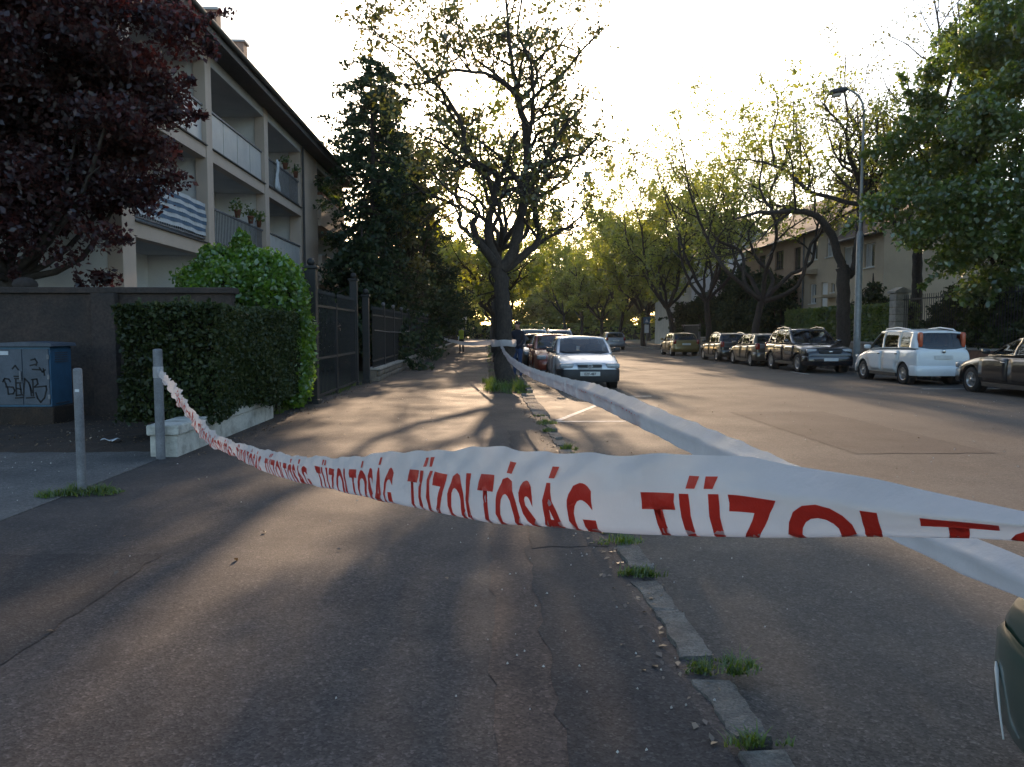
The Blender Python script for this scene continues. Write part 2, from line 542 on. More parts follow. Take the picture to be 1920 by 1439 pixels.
# kerb stones, each a piece of its own
def kerb_stone(y0, y1, xl, xr, z=0.062, rough=0.012, m=None):
    n = max(3, int((y1 - y0) / 0.035))
    wob = [rng.uniform(0, 6.28) for _ in range(3)]
    ring = []
    for i in range(n + 1):
        y = y0 + (y1 - y0) * i / n
        ring.append((xr + rng.uniform(-rough, rough) * 0.5, y))
    for i in range(n, -1, -1):
        y = y0 + (y1 - y0) * i / n
        ring.append((xl + rng.uniform(-rough, rough) * .6 + .012 * math.sin(y * 7 + wob[0]) + .008 * math.sin(y * 19 + wob[1]), y))
    k = len(ring)
    cx = sum(p[0] for p in ring) / k
    cy = sum(p[1] for p in ring) / k
    b = MB()
    vs_ = [(p[0], p[1], -0.15) for p in ring] + [(p[0], p[1], z - 0.02) for p in ring] + \
          [(cx + (p[0] - cx) * 0.95, cy + (p[1] - cy) * 0.985, z + rng.uniform(-0.006, 0.006)) for p in ring]
    fs = [(i, (i + 1) % k, k + (i + 1) % k, k + i) for i in range(k)] + [(k + i, k + (i + 1) % k, 2 * k + (i + 1) % k, 2 * k + i) for i in range(k)]
    fs.append(tuple(range(2 * k, 3 * k)))
    b.add(vs_, fs)
    return b.build('kerb_stone', M['kerb'], pav)
ks = [(1.3, 1.95, 0), (2.0, 2.62, .01), (2.72, 3.20, 0), (3.42, 3.97, -.01), (3.99, 4.52, -.02), (4.74, 5.24, 0), (5.62, 6.05, .0), (6.1, 6.9, 0), (6.95, 7.8, .01),
      (7.9, 8.7, 0), (9.0, 9.6, 0), (9.95, 10.5, -.01), (10.7, 11.25, 0), (11.6, 12.2, .01), (12.6, 13.4, 0), (13.5, 14.3, -.02), (14.35, 15.1, -.03), (15.15, 15.9, -.04),
      (15.95, 16.8, -.06), (16.85, 17.6, -.06), (17.65, 18.4, -.04)]
for (a, b_, dx) in ks:
    w = 0.125 if a < 13 else 0.26
    kerb_stone(a, b_, KX + dx - w / 2, KX + dx + w / 2 + 0.03, 0.060 + rng.uniform(-.006, .006))
proto = kerb_stone(18.5, 19.45, KX - 0.02, KX + 0.13, 0.12, 0.008)
for i in range(1, 52):
    c = proto.copy(); COL.objects.link(c); c.parent = pav; c.location = (rng.uniform(-.008, .008), i * 1.0, rng.uniform(-.006, .006))
for i in range(0, 62):
    c = proto.copy(); COL.objects.link(c); c.parent = bpy.data.objects['far_pavement']; c.location = (13.75 - KX + rng.uniform(-.008, .008), i * 1.0 - 2, 0.01 + rng.uniform(-.006, .006))

# older and newer asphalt repairs, thin sheets on the pavement and road
M['patch_dark'] = asphalt('newer dark asphalt', (0.041, 0.037, 0.037), (0.033, 0.030, 0.030), (0.050, 0.044, 0.041), patch=.6, rough=.88, spec=.25, crack=False)
M['patch_red'] = asphalt('reddish worn asphalt', (0.080, 0.056, 0.046), (0.060, 0.046, 0.041), (0.092, 0.066, 0.053), patch=.9, rough=.88, spec=.25, crack=False)
def patch(x0, x1, y0, y1, z, m):
    ring = []
    nx, ny = max(3, int((x1 - x0) / .12)), max(3, int((y1 - y0) / .12))
    for i in range(nx): ring.append((x0 + (x1 - x0) * i / nx, y0 + rng.uniform(-.03, .03)))
    for i in range(ny): ring.append((x1 + rng.uniform(-.025, .025), y0 + (y1 - y0) * i / ny))
    for i in range(nx): ring.append((x1 - (x1 - x0) * i / nx, y1 + rng.uniform(-.03, .03)))
    for i in range(ny): ring.append((x0 + rng.uniform(-.025, .025), y1 - (y1 - y0) * i / ny))
    return structure('asphalt_patch', MB().add([(x, y, z) for x, y in ring], [tuple(range(len(ring)))]), m)
patch(.27, .84, 1.0, 5.35, .051, M['patch_dark'])
patch(.02, .33, 1.0, 6.6, .048, M['patch_red'])
patch(.30, .84, 5.25, 11.5, .0545, M['patch_dark'])
patch(1.25, 3.1, 6.6, 8.4, .004, M['patch_dark'])
patch(4.6, 6.4, 9.5, 14.5, .004, M['patch_dark'])
patch(-3.7, -2.2, 3.0, 5.2, .049, M['patch_dark'])
# parking bay lines
def marking(pts, w=0.11):
    b = MB()
    for (x0, y0), (x1, y1) in zip(pts[:-1], pts[1:]):
        d = Vector((x1 - x0, y1 - y0)).normalized()
        nx, ny = -d.y * w / 2, d.x * w / 2
        b.add([(x0 + nx, y0 + ny, .004), (x0 - nx, y0 - ny, .004), (x1 - nx, y1 - ny, .004), (x1 + nx, y1 + ny, .004)], [(0, 1, 2, 3)])
    return structure('road_marking', b, M['paint'])
marking([(1.16, 13.05), (2.35, 13.05)])
marking([(2.4, 13.05), (3.15, 13.05)])
marking([(1.20, 13.2), (2.25, 15.9)])
marking([(3.25, 18.05), (3.85, 18.05)])
marking([(11.35, 27.0), (11.35, 28.6)], 0.1)
for y in (20.1, 33.2, 39.0, 45.0): marking([(11.5, y), (13.6, y)], 0.1)

# ------------------------------------------------------------------ wall and window builders
def wall_cells(a0, a1, z0, z1, openings):
    """rectangles of a wall that are left after the openings (a0,a1,z0,z1) are cut out"""
    As = sorted({a0, a1, *[o[0] for o in openings], *[o[1] for o in openings]})
    out = []
    for p, q in zip(As[:-1], As[1:]):
        m = (p + q) / 2
        holes = sorted((o[2], o[3]) for o in openings if o[0] < m < o[1])
        z = z0
        for h0, h1 in holes:
            if h0 > z + 1e-4: out.append((p, q, z, h0))
            z = max(z, h1)
        if z < z1 - 1e-4: out.append((p, q, z, z1))
    return out

def wall_x(mb, x0, x1, y0, y1, z0, z1, openings=()):
    for (p, q, r, s) in wall_cells(y0, y1, z0, z1, openings): mb.box(x0, x1, p, q, r, s)
def wall_y(mb, y0, y1, x0, x1, z0, z1, openings=()):
    for (p, q, r, s) in wall_cells(x0, x1, z0, z1, openings): mb.box(p, q, y0, y1, r, s)

def window_x(parent, xf, face, y0, y1, z0, z1, frame, casements=2, recess=0.12, sill=True, name='window', curtain=False):
    """window in a wall whose outer plane is x = xf and whose outside is face (+1 / -1)"""
    a = xf - face * recess
    lo, hi = sorted((a, a - face * 0.06))
    b = MB()
    t = 0.06
    b.box(lo, hi, y0, y1, z0, z0 + t).box(lo, hi, y0, y1, z1 - t, z1).box(lo, hi, y0, y0 + t, z0 + t, z1 - t).box(lo, hi, y1 - t, y1, z0 + t, z1 - t)
    for k in range(1, casements):
        y = y0 + (y1 - y0) * k / casements
        b.box(lo, hi, y - t / 2, y + t / 2, z0 + t, z1 - t)
    w = b.build(name, frame, parent)
    pl, ph = sorted((a - face * 0.03, a - face * 0.04))
    for k in range(casements):
        p = y0 + (y1 - y0) * k / casements + t / 2
        q = y0 + (y1 - y0) * (k + 1) / casements - t / 2
        MB().box(pl, ph, p, q, z0 + t, z1 - t).build('pane', M['curtain'] if curtain and k % 2 else M['pane'], w)
    if sill:
        s0, s1 = sorted((xf + face * 0.08, a))
        MB().box(s0, s1, y0 - 0.06, y1 + 0.06, z0 - 0.05, z0 - 0.004).build('sill', frame, w)
    return w

# ------------------------------------------------------------------ apartment block on the left
FX = -7.5
AB = thing('apartment_block', 'three-storey beige apartment block with deep loggias behind the purple tree', 'building', (FX, 28.6, 0))
Y0, Y1 = 16.3, 41.0
FL = [1.25, 3.85, 6.45]           # loggia floor levels (top of slab)
EAVE = 9.0
bays = [(16.9, 21.3), (21.75, 26.75), (27.2, 31.9), (35.0, 40.6)]
piers = [(Y0, 16.9), (21.3, 21.75), (26.75, 27.2), (40.6, Y1)]
DEP = 1.7
g = MB()
wall_y(g, Y0 + 0.02, Y0 + 0.3, -20, FX - 0.325, 0, EAVE - 0.005, [(-15.2, -13.8, 4.6, 6.0), (-15.2, -13.8, 7.2, 8.6)])
g.box(-20, FX - 0.3, Y1 - 0.3, Y1, 0, EAVE).box(-20, -19.7, Y0 + .3, Y1 - .3, 0, EAVE)
g.build('gable_wall', M['stucco_white'], AB)
for (x0, x1, z0, z1) in ((-15.2, -13.8, 4.6, 6.0), (-15.2, -13.8, 7.2, 8.6)):
    b = MB(); y = Y0 + 0.12
    b.box(x0, x1, y, y + .06, z0, z0 + .06).box(x0, x1, y, y + .06, z1 - .06, z1).box(x0, x0 + .06, y, y + .06, z0 + .06, z1 - .06).box(x1 - .06, x1, y, y + .06, z0 + .06, z1 - .06).box((x0 + x1) / 2 - .03, (x0 + x1) / 2 + .03, y, y + .06, z0 + .06, z1 - .06)
    w = b.build('window', M['win_white'], AB)
    MB().box(x0 + .06, x1 - .06, y + .065, y + .075, z0 + .06, z1 - .06).build('pane', M['pane'], w)
for (p, q) in piers:
    MB().box(FX - 0.32, FX, p, q, 0, EAVE).build('pier', M['stucco_beige'], AB, bevel=0.01)
MB().box(FX - 0.5, FX - 0.04, 31.9, 35.0, 0, EAVE).build('wide_pier', M['stucco_beige'], AB)
# plinth and band slabs
MB().box(FX - 0.28, FX - 0.05, 16.9, 31.9, 0.0, FL[0] - 0.3).box(FX - 0.28, FX - 0.05, 35.0, 40.6, 0.0, FL[0] - 0.3).build('plinth', M['stucco_grey'], AB)
for k, z in enumerate(FL):
    for (p, q) in bays:
        MB().box(FX - 0.3, FX - 0.03, p, q, z - 0.3, z + 0.02).build('slab_edge', M['stucco_beige'], AB)
        MB().box(FX - DEP, FX - 0.3, p - .1, q + .1, z - 0.28, z - 0.02).build('loggia_floor', M['stucco_grey'], AB)
        MB().box(FX - 0.26, FX + 0.03, p - .02, q + .02, z + 0.022, z + 0.05).build('drip_edge', M['eave'], AB)
for (p, q) in bays:
    MB().box(FX - DEP, FX - 0.02, p - .1, q + .1, EAVE - 0.30, EAVE - 0.02).build('loggia_ceiling', M['stucco_grey'], AB)
for (p, q) in piers[1:3] + [(31.9, 35.0)]:
    m = (p + q) / 2
    hw = 0.12 if q - p < 1 else 1.4
    MB().box(FX - DEP, FX - 0.33, m - hw, m + hw, 0, EAVE - .05).build('loggia_side_wall', M['stucco_white'], AB)
MB().box(FX - DEP, FX - 0.33, Y0 + .31, 16.88, 0, EAVE - .05).build('loggia_side_wall', M['stucco_white'], AB)
MB().box(FX - DEP, FX - 0.33, Y1 - .55, Y1 - .31, 0, EAVE - .05).build('loggia_side_wall', M['stucco_white'], AB)
# back walls with doors and windows
for (p, q) in bays:
    ops = []
    for z in FL:
        ops += [(p + 0.5, p + 1.4, z + 0.02, z + 2.15), (p + 1.9, min(p + 3.7, q - .4), z + 0.85, z + 2.15)]
    b = MB()
    wall_x(b, FX - DEP - 0.3, FX - DEP, p - .1, q + .1, 0, EAVE - .03, ops)
    b.build('loggia_back_wall', M['stucco_white'], AB)
    for z in FL:
        window_x(AB, FX - DEP, 1, p + 0.5, p + 1.4, z + 0.02, z + 2.15, M['win_white'], 1, 0.1, False, 'balcony_door')
        window_x(AB, FX - DEP, 1, p + 1.9, min(p + 3.7, q - .4), z + 0.85, z + 2.15, M['win_white'], 2, 0.1, True, curtain=True)

def railing(p, q, z, kind):
    x0, x1 = FX - 0.16, FX - 0.10
    if kind == 'glass':
        r = MB().box(x0, x1 + .02, p, q, z + 1.02, z + 1.07).build('railing', M['galv'], AB)
        n = 4
        for k in range(n):
            a = p + (q - p) * k / n + .02; c = p + (q - p) * (k + 1) / n - .02
            MB().box(x0 + .02, x1 - .02, a, c, z + .1, z + 1.01).build('panel', M['panel'], r)
    elif kind == 'parapet':
        MB().box(FX - 0.22, FX + 0.12, p, q, z - .3, z + 0.98).build('parapet', M['stucco_beige'], AB)
        MB().box(FX - 0.25, FX + 0.15, p, q, z + .983, z + 1.03).build('coping', M['stucco_grey'], AB)
    else:
        b = MB().box(x0, x1, p, q, z + 1.0, z + 1.05).box(x0, x1, p, q, z + 0.1, z + 0.14)
        r = b.build('railing', M['galv'], AB)
        n = int((q - p) / 0.13)
        bb = MB()
        for k in range(1, n):
            y = p + (q - p) * k / n
            bb.box(x0 + .02, x1 - .02, y - .01, y + .01, z + .14, z + 1.0)
        bars = bb.build('bars', M['galv'], r)
        tag(bars, kind='stuff')
        if kind == 'striped':       # blue and white striped privacy cloth slung outside the bars, one strip per stripe
            ns = 9
            for k in range(ns):
                P = []
                for i in range(2):
                    row = []
                    for j in range(33):
                        y = p + (q - p) * j / 32
                        zz = z + 0.18 + 0.86 * (k + i) / ns + 0.012 * math.sin(j * .39)
                        row.append((x1 + 0.03 + 0.02 * math.sin(j * 1.1 + k), y, zz))
                    P.append(row)
                MB().grid(P).build('stripe', M['stripe_blue'] if k % 2 else M['stripe_white'], r)
M['panel'] = surf('pale balcony sheet', (0.52, 0.51, 0.49), (0.44, 0.43, 0.42), rough=0.5, scale=2)
M['stripe_blue'] = surf('blue awning cloth', (0.10, 0.16, 0.24), (0.07, 0.12, 0.19), rough=0.9, scale=8)
M['stripe_white'] = surf('white awning cloth', (0.58, 0.60, 0.62), (0.48, 0.50, 0.52), rough=0.9, scale=8)
kinds = {0: ('bars', 'striped', 'glass'), 1: ('bars', 'bars', 'glass'), 2: ('bars', 'glass', 'bars'), 3: ('parapet', 'parapet', 'parapet')}
for i, (p, q) in enumerate(bays):
    for k, z in enumerate(FL):
        railing(p, q, z + .05, kinds[i][k])
# roof: soffit, fascia, gutter, slope, chimneys
roof = MB().prism([(-20.6, EAVE + 0.3), (FX + 0.55, EAVE + 0.3), (-13.6, EAVE + 3.2)], 'y', Y0 - 0.5, Y1 + 0.5).build('roof', M['roof'], AB)
MB().box(-20.6, FX + 0.55, Y0 - .5, Y1 + .5, EAVE, EAVE + 0.297).build('eave_board', M['eave'], roof)
MB().tube([(FX + 0.62, Y0 - .5, EAVE + .24), (FX + 0.62, Y1 + .5, EAVE + .24)], 0.075, 8).build('gutter', M['eave'], roof)
for y in (29.0, 32.1):
    c = MB().box(-10.3, -9.75, y, y + .5, EAVE + .8, 13.05).build('chimney', M['brick'], roof)
    MB().box(-10.38, -9.67, y - .07, y + .57, 13.053, 13.14).build('chimney_cap', M['stucco_grey'], c)
MB().tube([(FX + .06, 31.95, 0.2), (FX + .06, 31.95, EAVE - .02)], 0.05, 8).build('downpipe', M['eave'], roof)

# things on the balconies
def clothes(y, z, h, label):
    P = []
    for i in range(7):
        row = []
        for j in range(5):
            t = i / 6
            row.append((FX + 0.0 + 0.04 * math.sin(j * 2.1 + i), y + (j - 2) * 0.085 * (1 + .3 * t) + .03 * math.sin(i * 1.7), z + 0.02 - h * t + .02 * math.sin(j)))
        P.append(row)
    o = MB().grid(P).build('hanging_cloth', M['stripe_white'])
    s = o.modifiers.new('thick', 'SOLIDIFY'); s.thickness = 0.012
    tag(o, label, 'cloth')
clothes(28.3, FL[2] + 1.12, 1.05, 'white cloth hung over the top floor balcony railing')
def leaves_mesh(name, C, size, rg, flat=0.0):
    """C (n,3) leaf centres -> one quad per leaf"""
    n = len(C)
    s = size * (0.45 + 1.15 * rg.beta(2.0, 2.0, n))[:, None]
    nrm = rg.normal(size=(n, 3)); nrm[:, 2] += flat
    nrm /= np.linalg.norm(nrm, axis=1)[:, None]
    t = rg.normal(size=(n, 3))
    u = np.cross(nrm, t); u /= np.linalg.norm(u, axis=1)[:, None] + 1e-9
    w = np.cross(nrm, u)
    V = np.empty((n, 4, 3))
    V[:, 0] = C - u * s * 0.6
    V[:, 1] = C + w * s * 0.36 + nrm * s * 0.10
    V[:, 2] = C + u * s * 0.6 - nrm * s * 0.08
    V[:, 3] = C - w * s * 0.36 + nrm * s * 0.10
    return mesh_np(name, V.reshape(-1, 3), np.arange(n * 4).reshape(n, 4))
def flower_pot(x, y, z, label, group, r=0.10, leafm='leaf_deep', n=80, spread=0.16):
    t = thing('potted_plant', label, 'plant', (x, y, z), group=group)
    MB().lathe([(0.0, 0.0), (r * .7, 0.0), (r, .2), (r * 1.08, .2), (r * 1.08, .23), (r * .9, .23), (r * .85, .19), (0, .19)], n=10).build('pot', M['terracotta'], t, local=True)
    C = nrg.normal(size=(n, 3)) * np.array([spread * .6, spread * .6, spread * .5]) + np.array([0, 0, .33])
    link('foliage', leaves_mesh('foliage', C, 0.09, nrg), M[leafm], t)
M['terracotta'] = surf('terracotta', (0.30, 0.13, 0.08), (0.22, 0.10, 0.065), rough=0.85, scale=6)
flower_pot(FX - .05, 29.6, FL[2] + 1.1, 'potted plant on the top balcony rail right of the white cloth', 'pots on rails')
flower_pot(FX - .05, 31.2, FL[2] + 1.1, 'potted plant at the far end of the top balcony rail beside the wide pier', 'pots on rails')
flower_pot(FX - .05, 23.9, FL[1] + 1.1, 'larger potted plant on the middle balcony rail above the creeper', 'pots on rails', spread=.2)
flower_pot(FX - .05, 25.2, FL[1] + 1.1, 'second potted plant on the middle balcony rail above the creeper', 'pots on rails')
flower_pot(FX - .05, 26.1, FL[1] + 1.1, 'small potted plant on the middle balcony rail next to the pier', 'pots on rails', r=.08)
bx = thing('flower_box', 'long flower box on the beige parapet of the end loggia', 'flower box', (FX, 37.5, FL[2] + 1.09))
MB().box(FX - .14, FX + .1, 35.3, 40.2, FL[2] + 1.09, FL[2] + 1.26).build('trough', M['terracotta'], bx)
C = np.stack([nrg.normal(0, .1, 700) + FX, nrg.uniform(35.3, 40.2, 700), FL[2] + 1.36 + np.abs(nrg.normal(0, .14, 700))], 1) - np.array([FX, 37.5, FL[2] + 1.09])
link('foliage', leaves_mesh('foliage', C, .1, nrg), M['leaf_deep'], bx)

# ------------------------------------------------------------------ garden wall, cabinet, low white wall on the left
GW = thing('garden_wall', 'dark rough plastered garden wall behind the blue cabinet', 'wall', (-9, 13.7, 0))
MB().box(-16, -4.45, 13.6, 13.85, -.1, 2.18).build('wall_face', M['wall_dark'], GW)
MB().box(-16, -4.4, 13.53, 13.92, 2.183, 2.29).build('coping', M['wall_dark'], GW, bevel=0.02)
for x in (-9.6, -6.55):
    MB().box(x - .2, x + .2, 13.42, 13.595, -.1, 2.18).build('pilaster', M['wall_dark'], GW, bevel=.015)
MB().ball((-8.0, 13.72, 2.34), (.2, .2, .13)).build('coping_knob', M['wall_dark'], GW)

UC = thing('utility_cabinet', 'blue metal utility cabinet with black graffiti on a concrete plinth', 'cabinet', (-7.2, 12.5, 0))
M['cab_front'] = surf('faded grey blue paint', (0.085, 0.10, 0.125), (0.06, 0.073, 0.09), rough=0.6, scale=4, fine=.12)
M['cab_blue'] = surf('blue cabinet paint', (0.045, 0.125, 0.21), (0.04, 0.10, 0.165), rough=0.5, scale=5, fine=.1)
M['spray'] = surf('black spray paint', (0.008, 0.008, 0.010), (0.012, 0.012, 0.014), rough=0.7, scale=6)
MB().box(-7.66, -6.74, 12.16, 12.84, -.05, .36).build('plinth', M['soil'], UC, bevel=.02)
MB().box(-7.62, -6.78, 12.2, 12.8, .363, 1.3).build('body', M['cab_blue'], UC, bevel=.008)
fd = MB().box(-7.60, -7.205, 12.18, 12.197, .40, 1.26).build('door', M['cab_front'], UC, bevel=.004)
fd2 = MB().box(-7.195, -6.80, 12.18, 12.197, .40, 1.26).build('door', M['cab_front'], UC, bevel=.004)
MB().box(-7.24, -7.215, 12.155, 12.178, .78, .92).build('handle', M['galv'], fd)
MB().prism([(-7.68, 1.303), (-6.72, 1.303), (-6.74, 1.35), (-7.2, 1.375), (-7.66, 1.35)], 'y', 12.14, 12.86).build('lid', M['cab_front'], UC)
for (xh, dd) in ((-7.605, fd), (-6.815, fd2)):
    for zz in (.52, .83, 1.14):
        MB().box(xh - .006, xh + .03, 12.165, 12.179, zz - .035, zz + .035).build('hinge', M['galv'], dd)
for k in range(5):
    MB().box(-6.777, -6.770, 12.32, 12.68, 1.05 + k * .035, 1.068 + k * .035).build('vent_slat', M['cab_front'], UC)
MB().box(-6.783, -6.768, 12.3, 12.7, .40, .415).build('seam', M['cab_front'], UC)
MB().box(-7.57, -7.40, 12.17, 12.178, 1.17, 1.23).build('sticker', M['stripe_white'], fd)
def strokes(paths, r=.011):
    b = MB()
    for p in paths:
        P = [(-7.58 + x * .76, 12.176, .42 + z * .84) for (x, z) in p]
        for a, c in zip(P[:-1], P[1:]):
            d = Vector(c) - Vector(a)
            if d.length < 1e-4: continue
            d.normalize()
            n_ = Vector((-d.z, 0, d.x)) * r
            a2, c2 = Vector(a) - d * r * .7, Vector(c) + d * r * .7
            b.add([a2 + n_, c2 + n_, c2 - n_, a2 - n_, a2 + n_ + Vector((0, .004, 0)), c2 + n_ + Vector((0, .004, 0)), c2 - n_ + Vector((0, .004, 0)), a2 - n_ + Vector((0, .004, 0))], [(3, 2, 1, 0), (0, 1, 5, 4), (2, 3, 7, 6), (1, 2, 6, 5), (3, 0, 4, 7)])
    return b
gr = [[(.10, .40), (.14, .46), (.22, .45), (.25, .40)], [(.12, .44), (.16, .36), (.17, .30)], [(.16, .31), (.30, .30), (.33, .24), (.30, .18), (.20, .17)], [(.19, .30), (.20, .17)],
      [(.33, .50), (.47, .50)], [(.34, .46), (.48, .46)], [(.36, .44), (.36, .14)], [(.36, .38), (.46, .38)], [(.37, .28), (.46, .26)], [(.37, .15), (.48, .16)], [(.44, .36), (.46, .18)],
      [(.50, .14), (.54, .46), (.62, .38), (.68, .20)], [(.66, .14), (.64, .34)], [(.68, .44), (.78, .45), (.80, .36), (.72, .30)], [(.70, .44), (.70, .14)],
      [(.74, .30), (.96, .32), (.97, .26), (.92, .10), (.84, .02), (.78, .10), (.75, .20)], [(.34, .10), (.50, .11)], [(.56, .10), (.72, .11)],
      [(.68, .80), (.76, .82), (.80, .76), (.78, .70)], [(.66, .70), (.76, .72)], [(.70, .63), (.86, .62)], [(.84, .66), (.90, .58), (.96, .62)], [(.92, .64), (.94, .52)], [(.30, .64), (.36, .70), (.42, .62)]]
strokes(gr).build('graffiti', M['spray'], UC)

LW = thing('planter_wall', 'low peeling white wall under the clipped hedge', 'wall', (-3.95, 11.5, 0))
MB().box(-4.02, -3.70, 9.25, 13.4, -.05, .30).build('wall_base', M['white_wall'], LW, bevel=.015)
MB().box(-4.05, -3.67, 9.22, 12.2, .303, .43).build('capping', M['white_wall'], LW, bevel=.02)
MB().box(-4.03, -3.69, 12.22, 13.4, .303, .40).build('capping', M['white_wall'], LW, bevel=.02)

def bollard(x, y, h, r, label):
    t = thing('bollard', label, 'bollard', (x, y, .05), group='steel bollards')
    MB().lathe([(r, -.1), (r, h - .02), (r * .96, h - .004), (r * .9, h)], n=20).build('post', M['galv'], t, local=True)
    MB().lathe([(r * .9, h - .001), (r * .5, h + .006), (0.0, h + .008)], n=20).build('cap', M['galv'], t, local=True)
    return t
b1 = bollard(-3.75, 7.18, 1.15, .039, 'thinner grey steel bollard standing in grass, nearest to the left edge')
MB().box(-.01, .028, -.0405, -.0385, .94, .965).build('sticker', M['stripe_white'], b1, local=True)
bollard(-3.84, 9.12, 1.28, .052, 'thicker grey steel bollard that the red-white tape is tied to')

# ------------------------------------------------------------------ gate and fence along the pavement
def gate_post(x, y, h, s, label):
    t = thing('gate_post', label, 'post', (x, y, 0), group='black steel posts')
    MB().box(-s, s, -s, s, 0, h).build('shaft', M['iron'], t, local=True, bevel=.01)
    MB().box(-s * 1.35, s * 1.35, -s * 1.35, s * 1.35, h + .001, h + .06).build('cap', M['iron'], t, local=True, bevel=.01)
    MB().box(-s * 1.25, s * 1.25, -s * 1.25, s * 1.25, 0, .14).build('foot', M['iron'], t, local=True, bevel=.01)
    MB().ball((0, 0, h + .14), .085).build('finial', M['iron'], t, local=True)
gate_post(-3.60, 16.0, 2.80, .11, 'tall black gate post beside the green creeper')
gate_post(-3.68, 21.45, 2.90, .10, 'black gate post on the far side of the gate, next to the fence')
gate_post(-3.47, 22.2, 2.5, .09, 'shorter black post where the stone-footed fence begins')
def gate_leaf(ya, yb, label):
    x = -3.64
    t = thing('gate_leaf', label, 'gate', (x, ya, 0), group='iron gate leaves')
    fr = MB()
    for z in (.12, .92, 2.05):
        fr.box(x - .02, x + .02, ya, yb, z, z + .05)
    fr.box(x - .025, x + .025, ya, ya + .05, .05, 2.2).box(x - .025, x + .025, yb - .05, yb, .05, 2.2)
    fr.build('frame', M['iron'], t)
    n = int((yb - ya) / .14)
    me = None
    for k in range(1, n):
        y = ya + (yb - ya) * k / n
        if me is None:
            b = MB().tube([(0, 0, .12), (0, 0, 2.32)], .011, 6, caps=False)
            b.lathe([(.011, 2.32), (.024, 2.36), (0.0, 2.45)], n=6)
            me = b.mesh('bar'); me.materials.append(M['iron'])
        link('bar', me, None, t, (0, y - ya, 0))
    return t
gate_leaf(16.15, 18.7, 'black iron gate leaf nearer to the creeper')
gate_leaf(18.75, 21.32, 'black iron gate leaf farther along, beside the fence')
FE = thing('iron_fence', 'long black iron fence on a low stone wall along the pavement', 'fence', (-3.5, 22.9, 0))
FXX = -3.40
core = MB().box(FXX - .14, FXX + .10, 22.9, 90, -.1, .36).build('wall_core', M['stone'], FE)
stones = []
for k in range(6):
    L = .30 + .05 * k; H = .16
    b = MB().rbox((0, L / 2, H / 2), (.07, L / 2, H / 2), .28, 10, 6)
    me = b.mesh('stone'); me.materials.append(M['stone'])
    stones.append((me, L, H))
for row in range(2):
    y = 22.92 + row * .13
    while y < 52:
        me, L, H = rng.choice(stones)
        s = link('stone', me, None, FE, (FXX + .12 + rng.uniform(-.015, .015) + 3.5, y - 22.9, .03 + row * .168 + rng.uniform(-.006, .006)))
        s.rotation_euler = (rng.uniform(-.03, .03), 0, rng.uniform(-.03, .03))
        y += L + .015
y = 22.9
while y < 60:
    MB().box(FXX - .18, FXX + .22, y, y + .97, .373, .44).build('coping_stone', M['stone_pale'], FE, bevel=.012)
    y += .98
MB().box(FXX - .18, FXX + .22, 60.0, 90, .373, .44).build('coping_run', M['stone_pale'], FE)
fb = MB()
y = 22.95
while y < 88:
    fb.tube([(FXX, y, .44), (FXX, y, 2.16)], .011, 4, caps=False)
    fb.lathe([(.011, 2.16), (.022, 2.2), (0, 2.28)], c=(FXX, y, 0), n=4)
    y += .14
tag(fb.build('fence_bars', M['iron'], FE), kind='stuff')
for z in (.62, 1.98):
    MB().box(FXX - .018, FXX + .018, 22.9, 88, z, z + .045).build('rail', M['iron'], FE)
k = 0
for y in np.arange(25.4, 88, 2.6):
    p = MB().box(FXX - .045, FXX + .045, y - .045, y + .045, .44, 2.34).build('fence_post', M['iron'], FE)
    MB().ball((FXX, y, 2.40), .065, 8, 5).build('finial', M['galv'], p)
MB().box(FXX - .07, FXX - .06, 25.5, 87, .65, 1.9).build('windbreak_sheet', M['mesh_sheet'], FE)
MB().tube([(FXX + .07, 22.9, 1.56), (FXX + .07, 26, 1.50), (FXX + .07, 29.5, 1.48), (FXX + .07, 33, 1.52)], .012, 5).build('cable', M['galv'], FE)

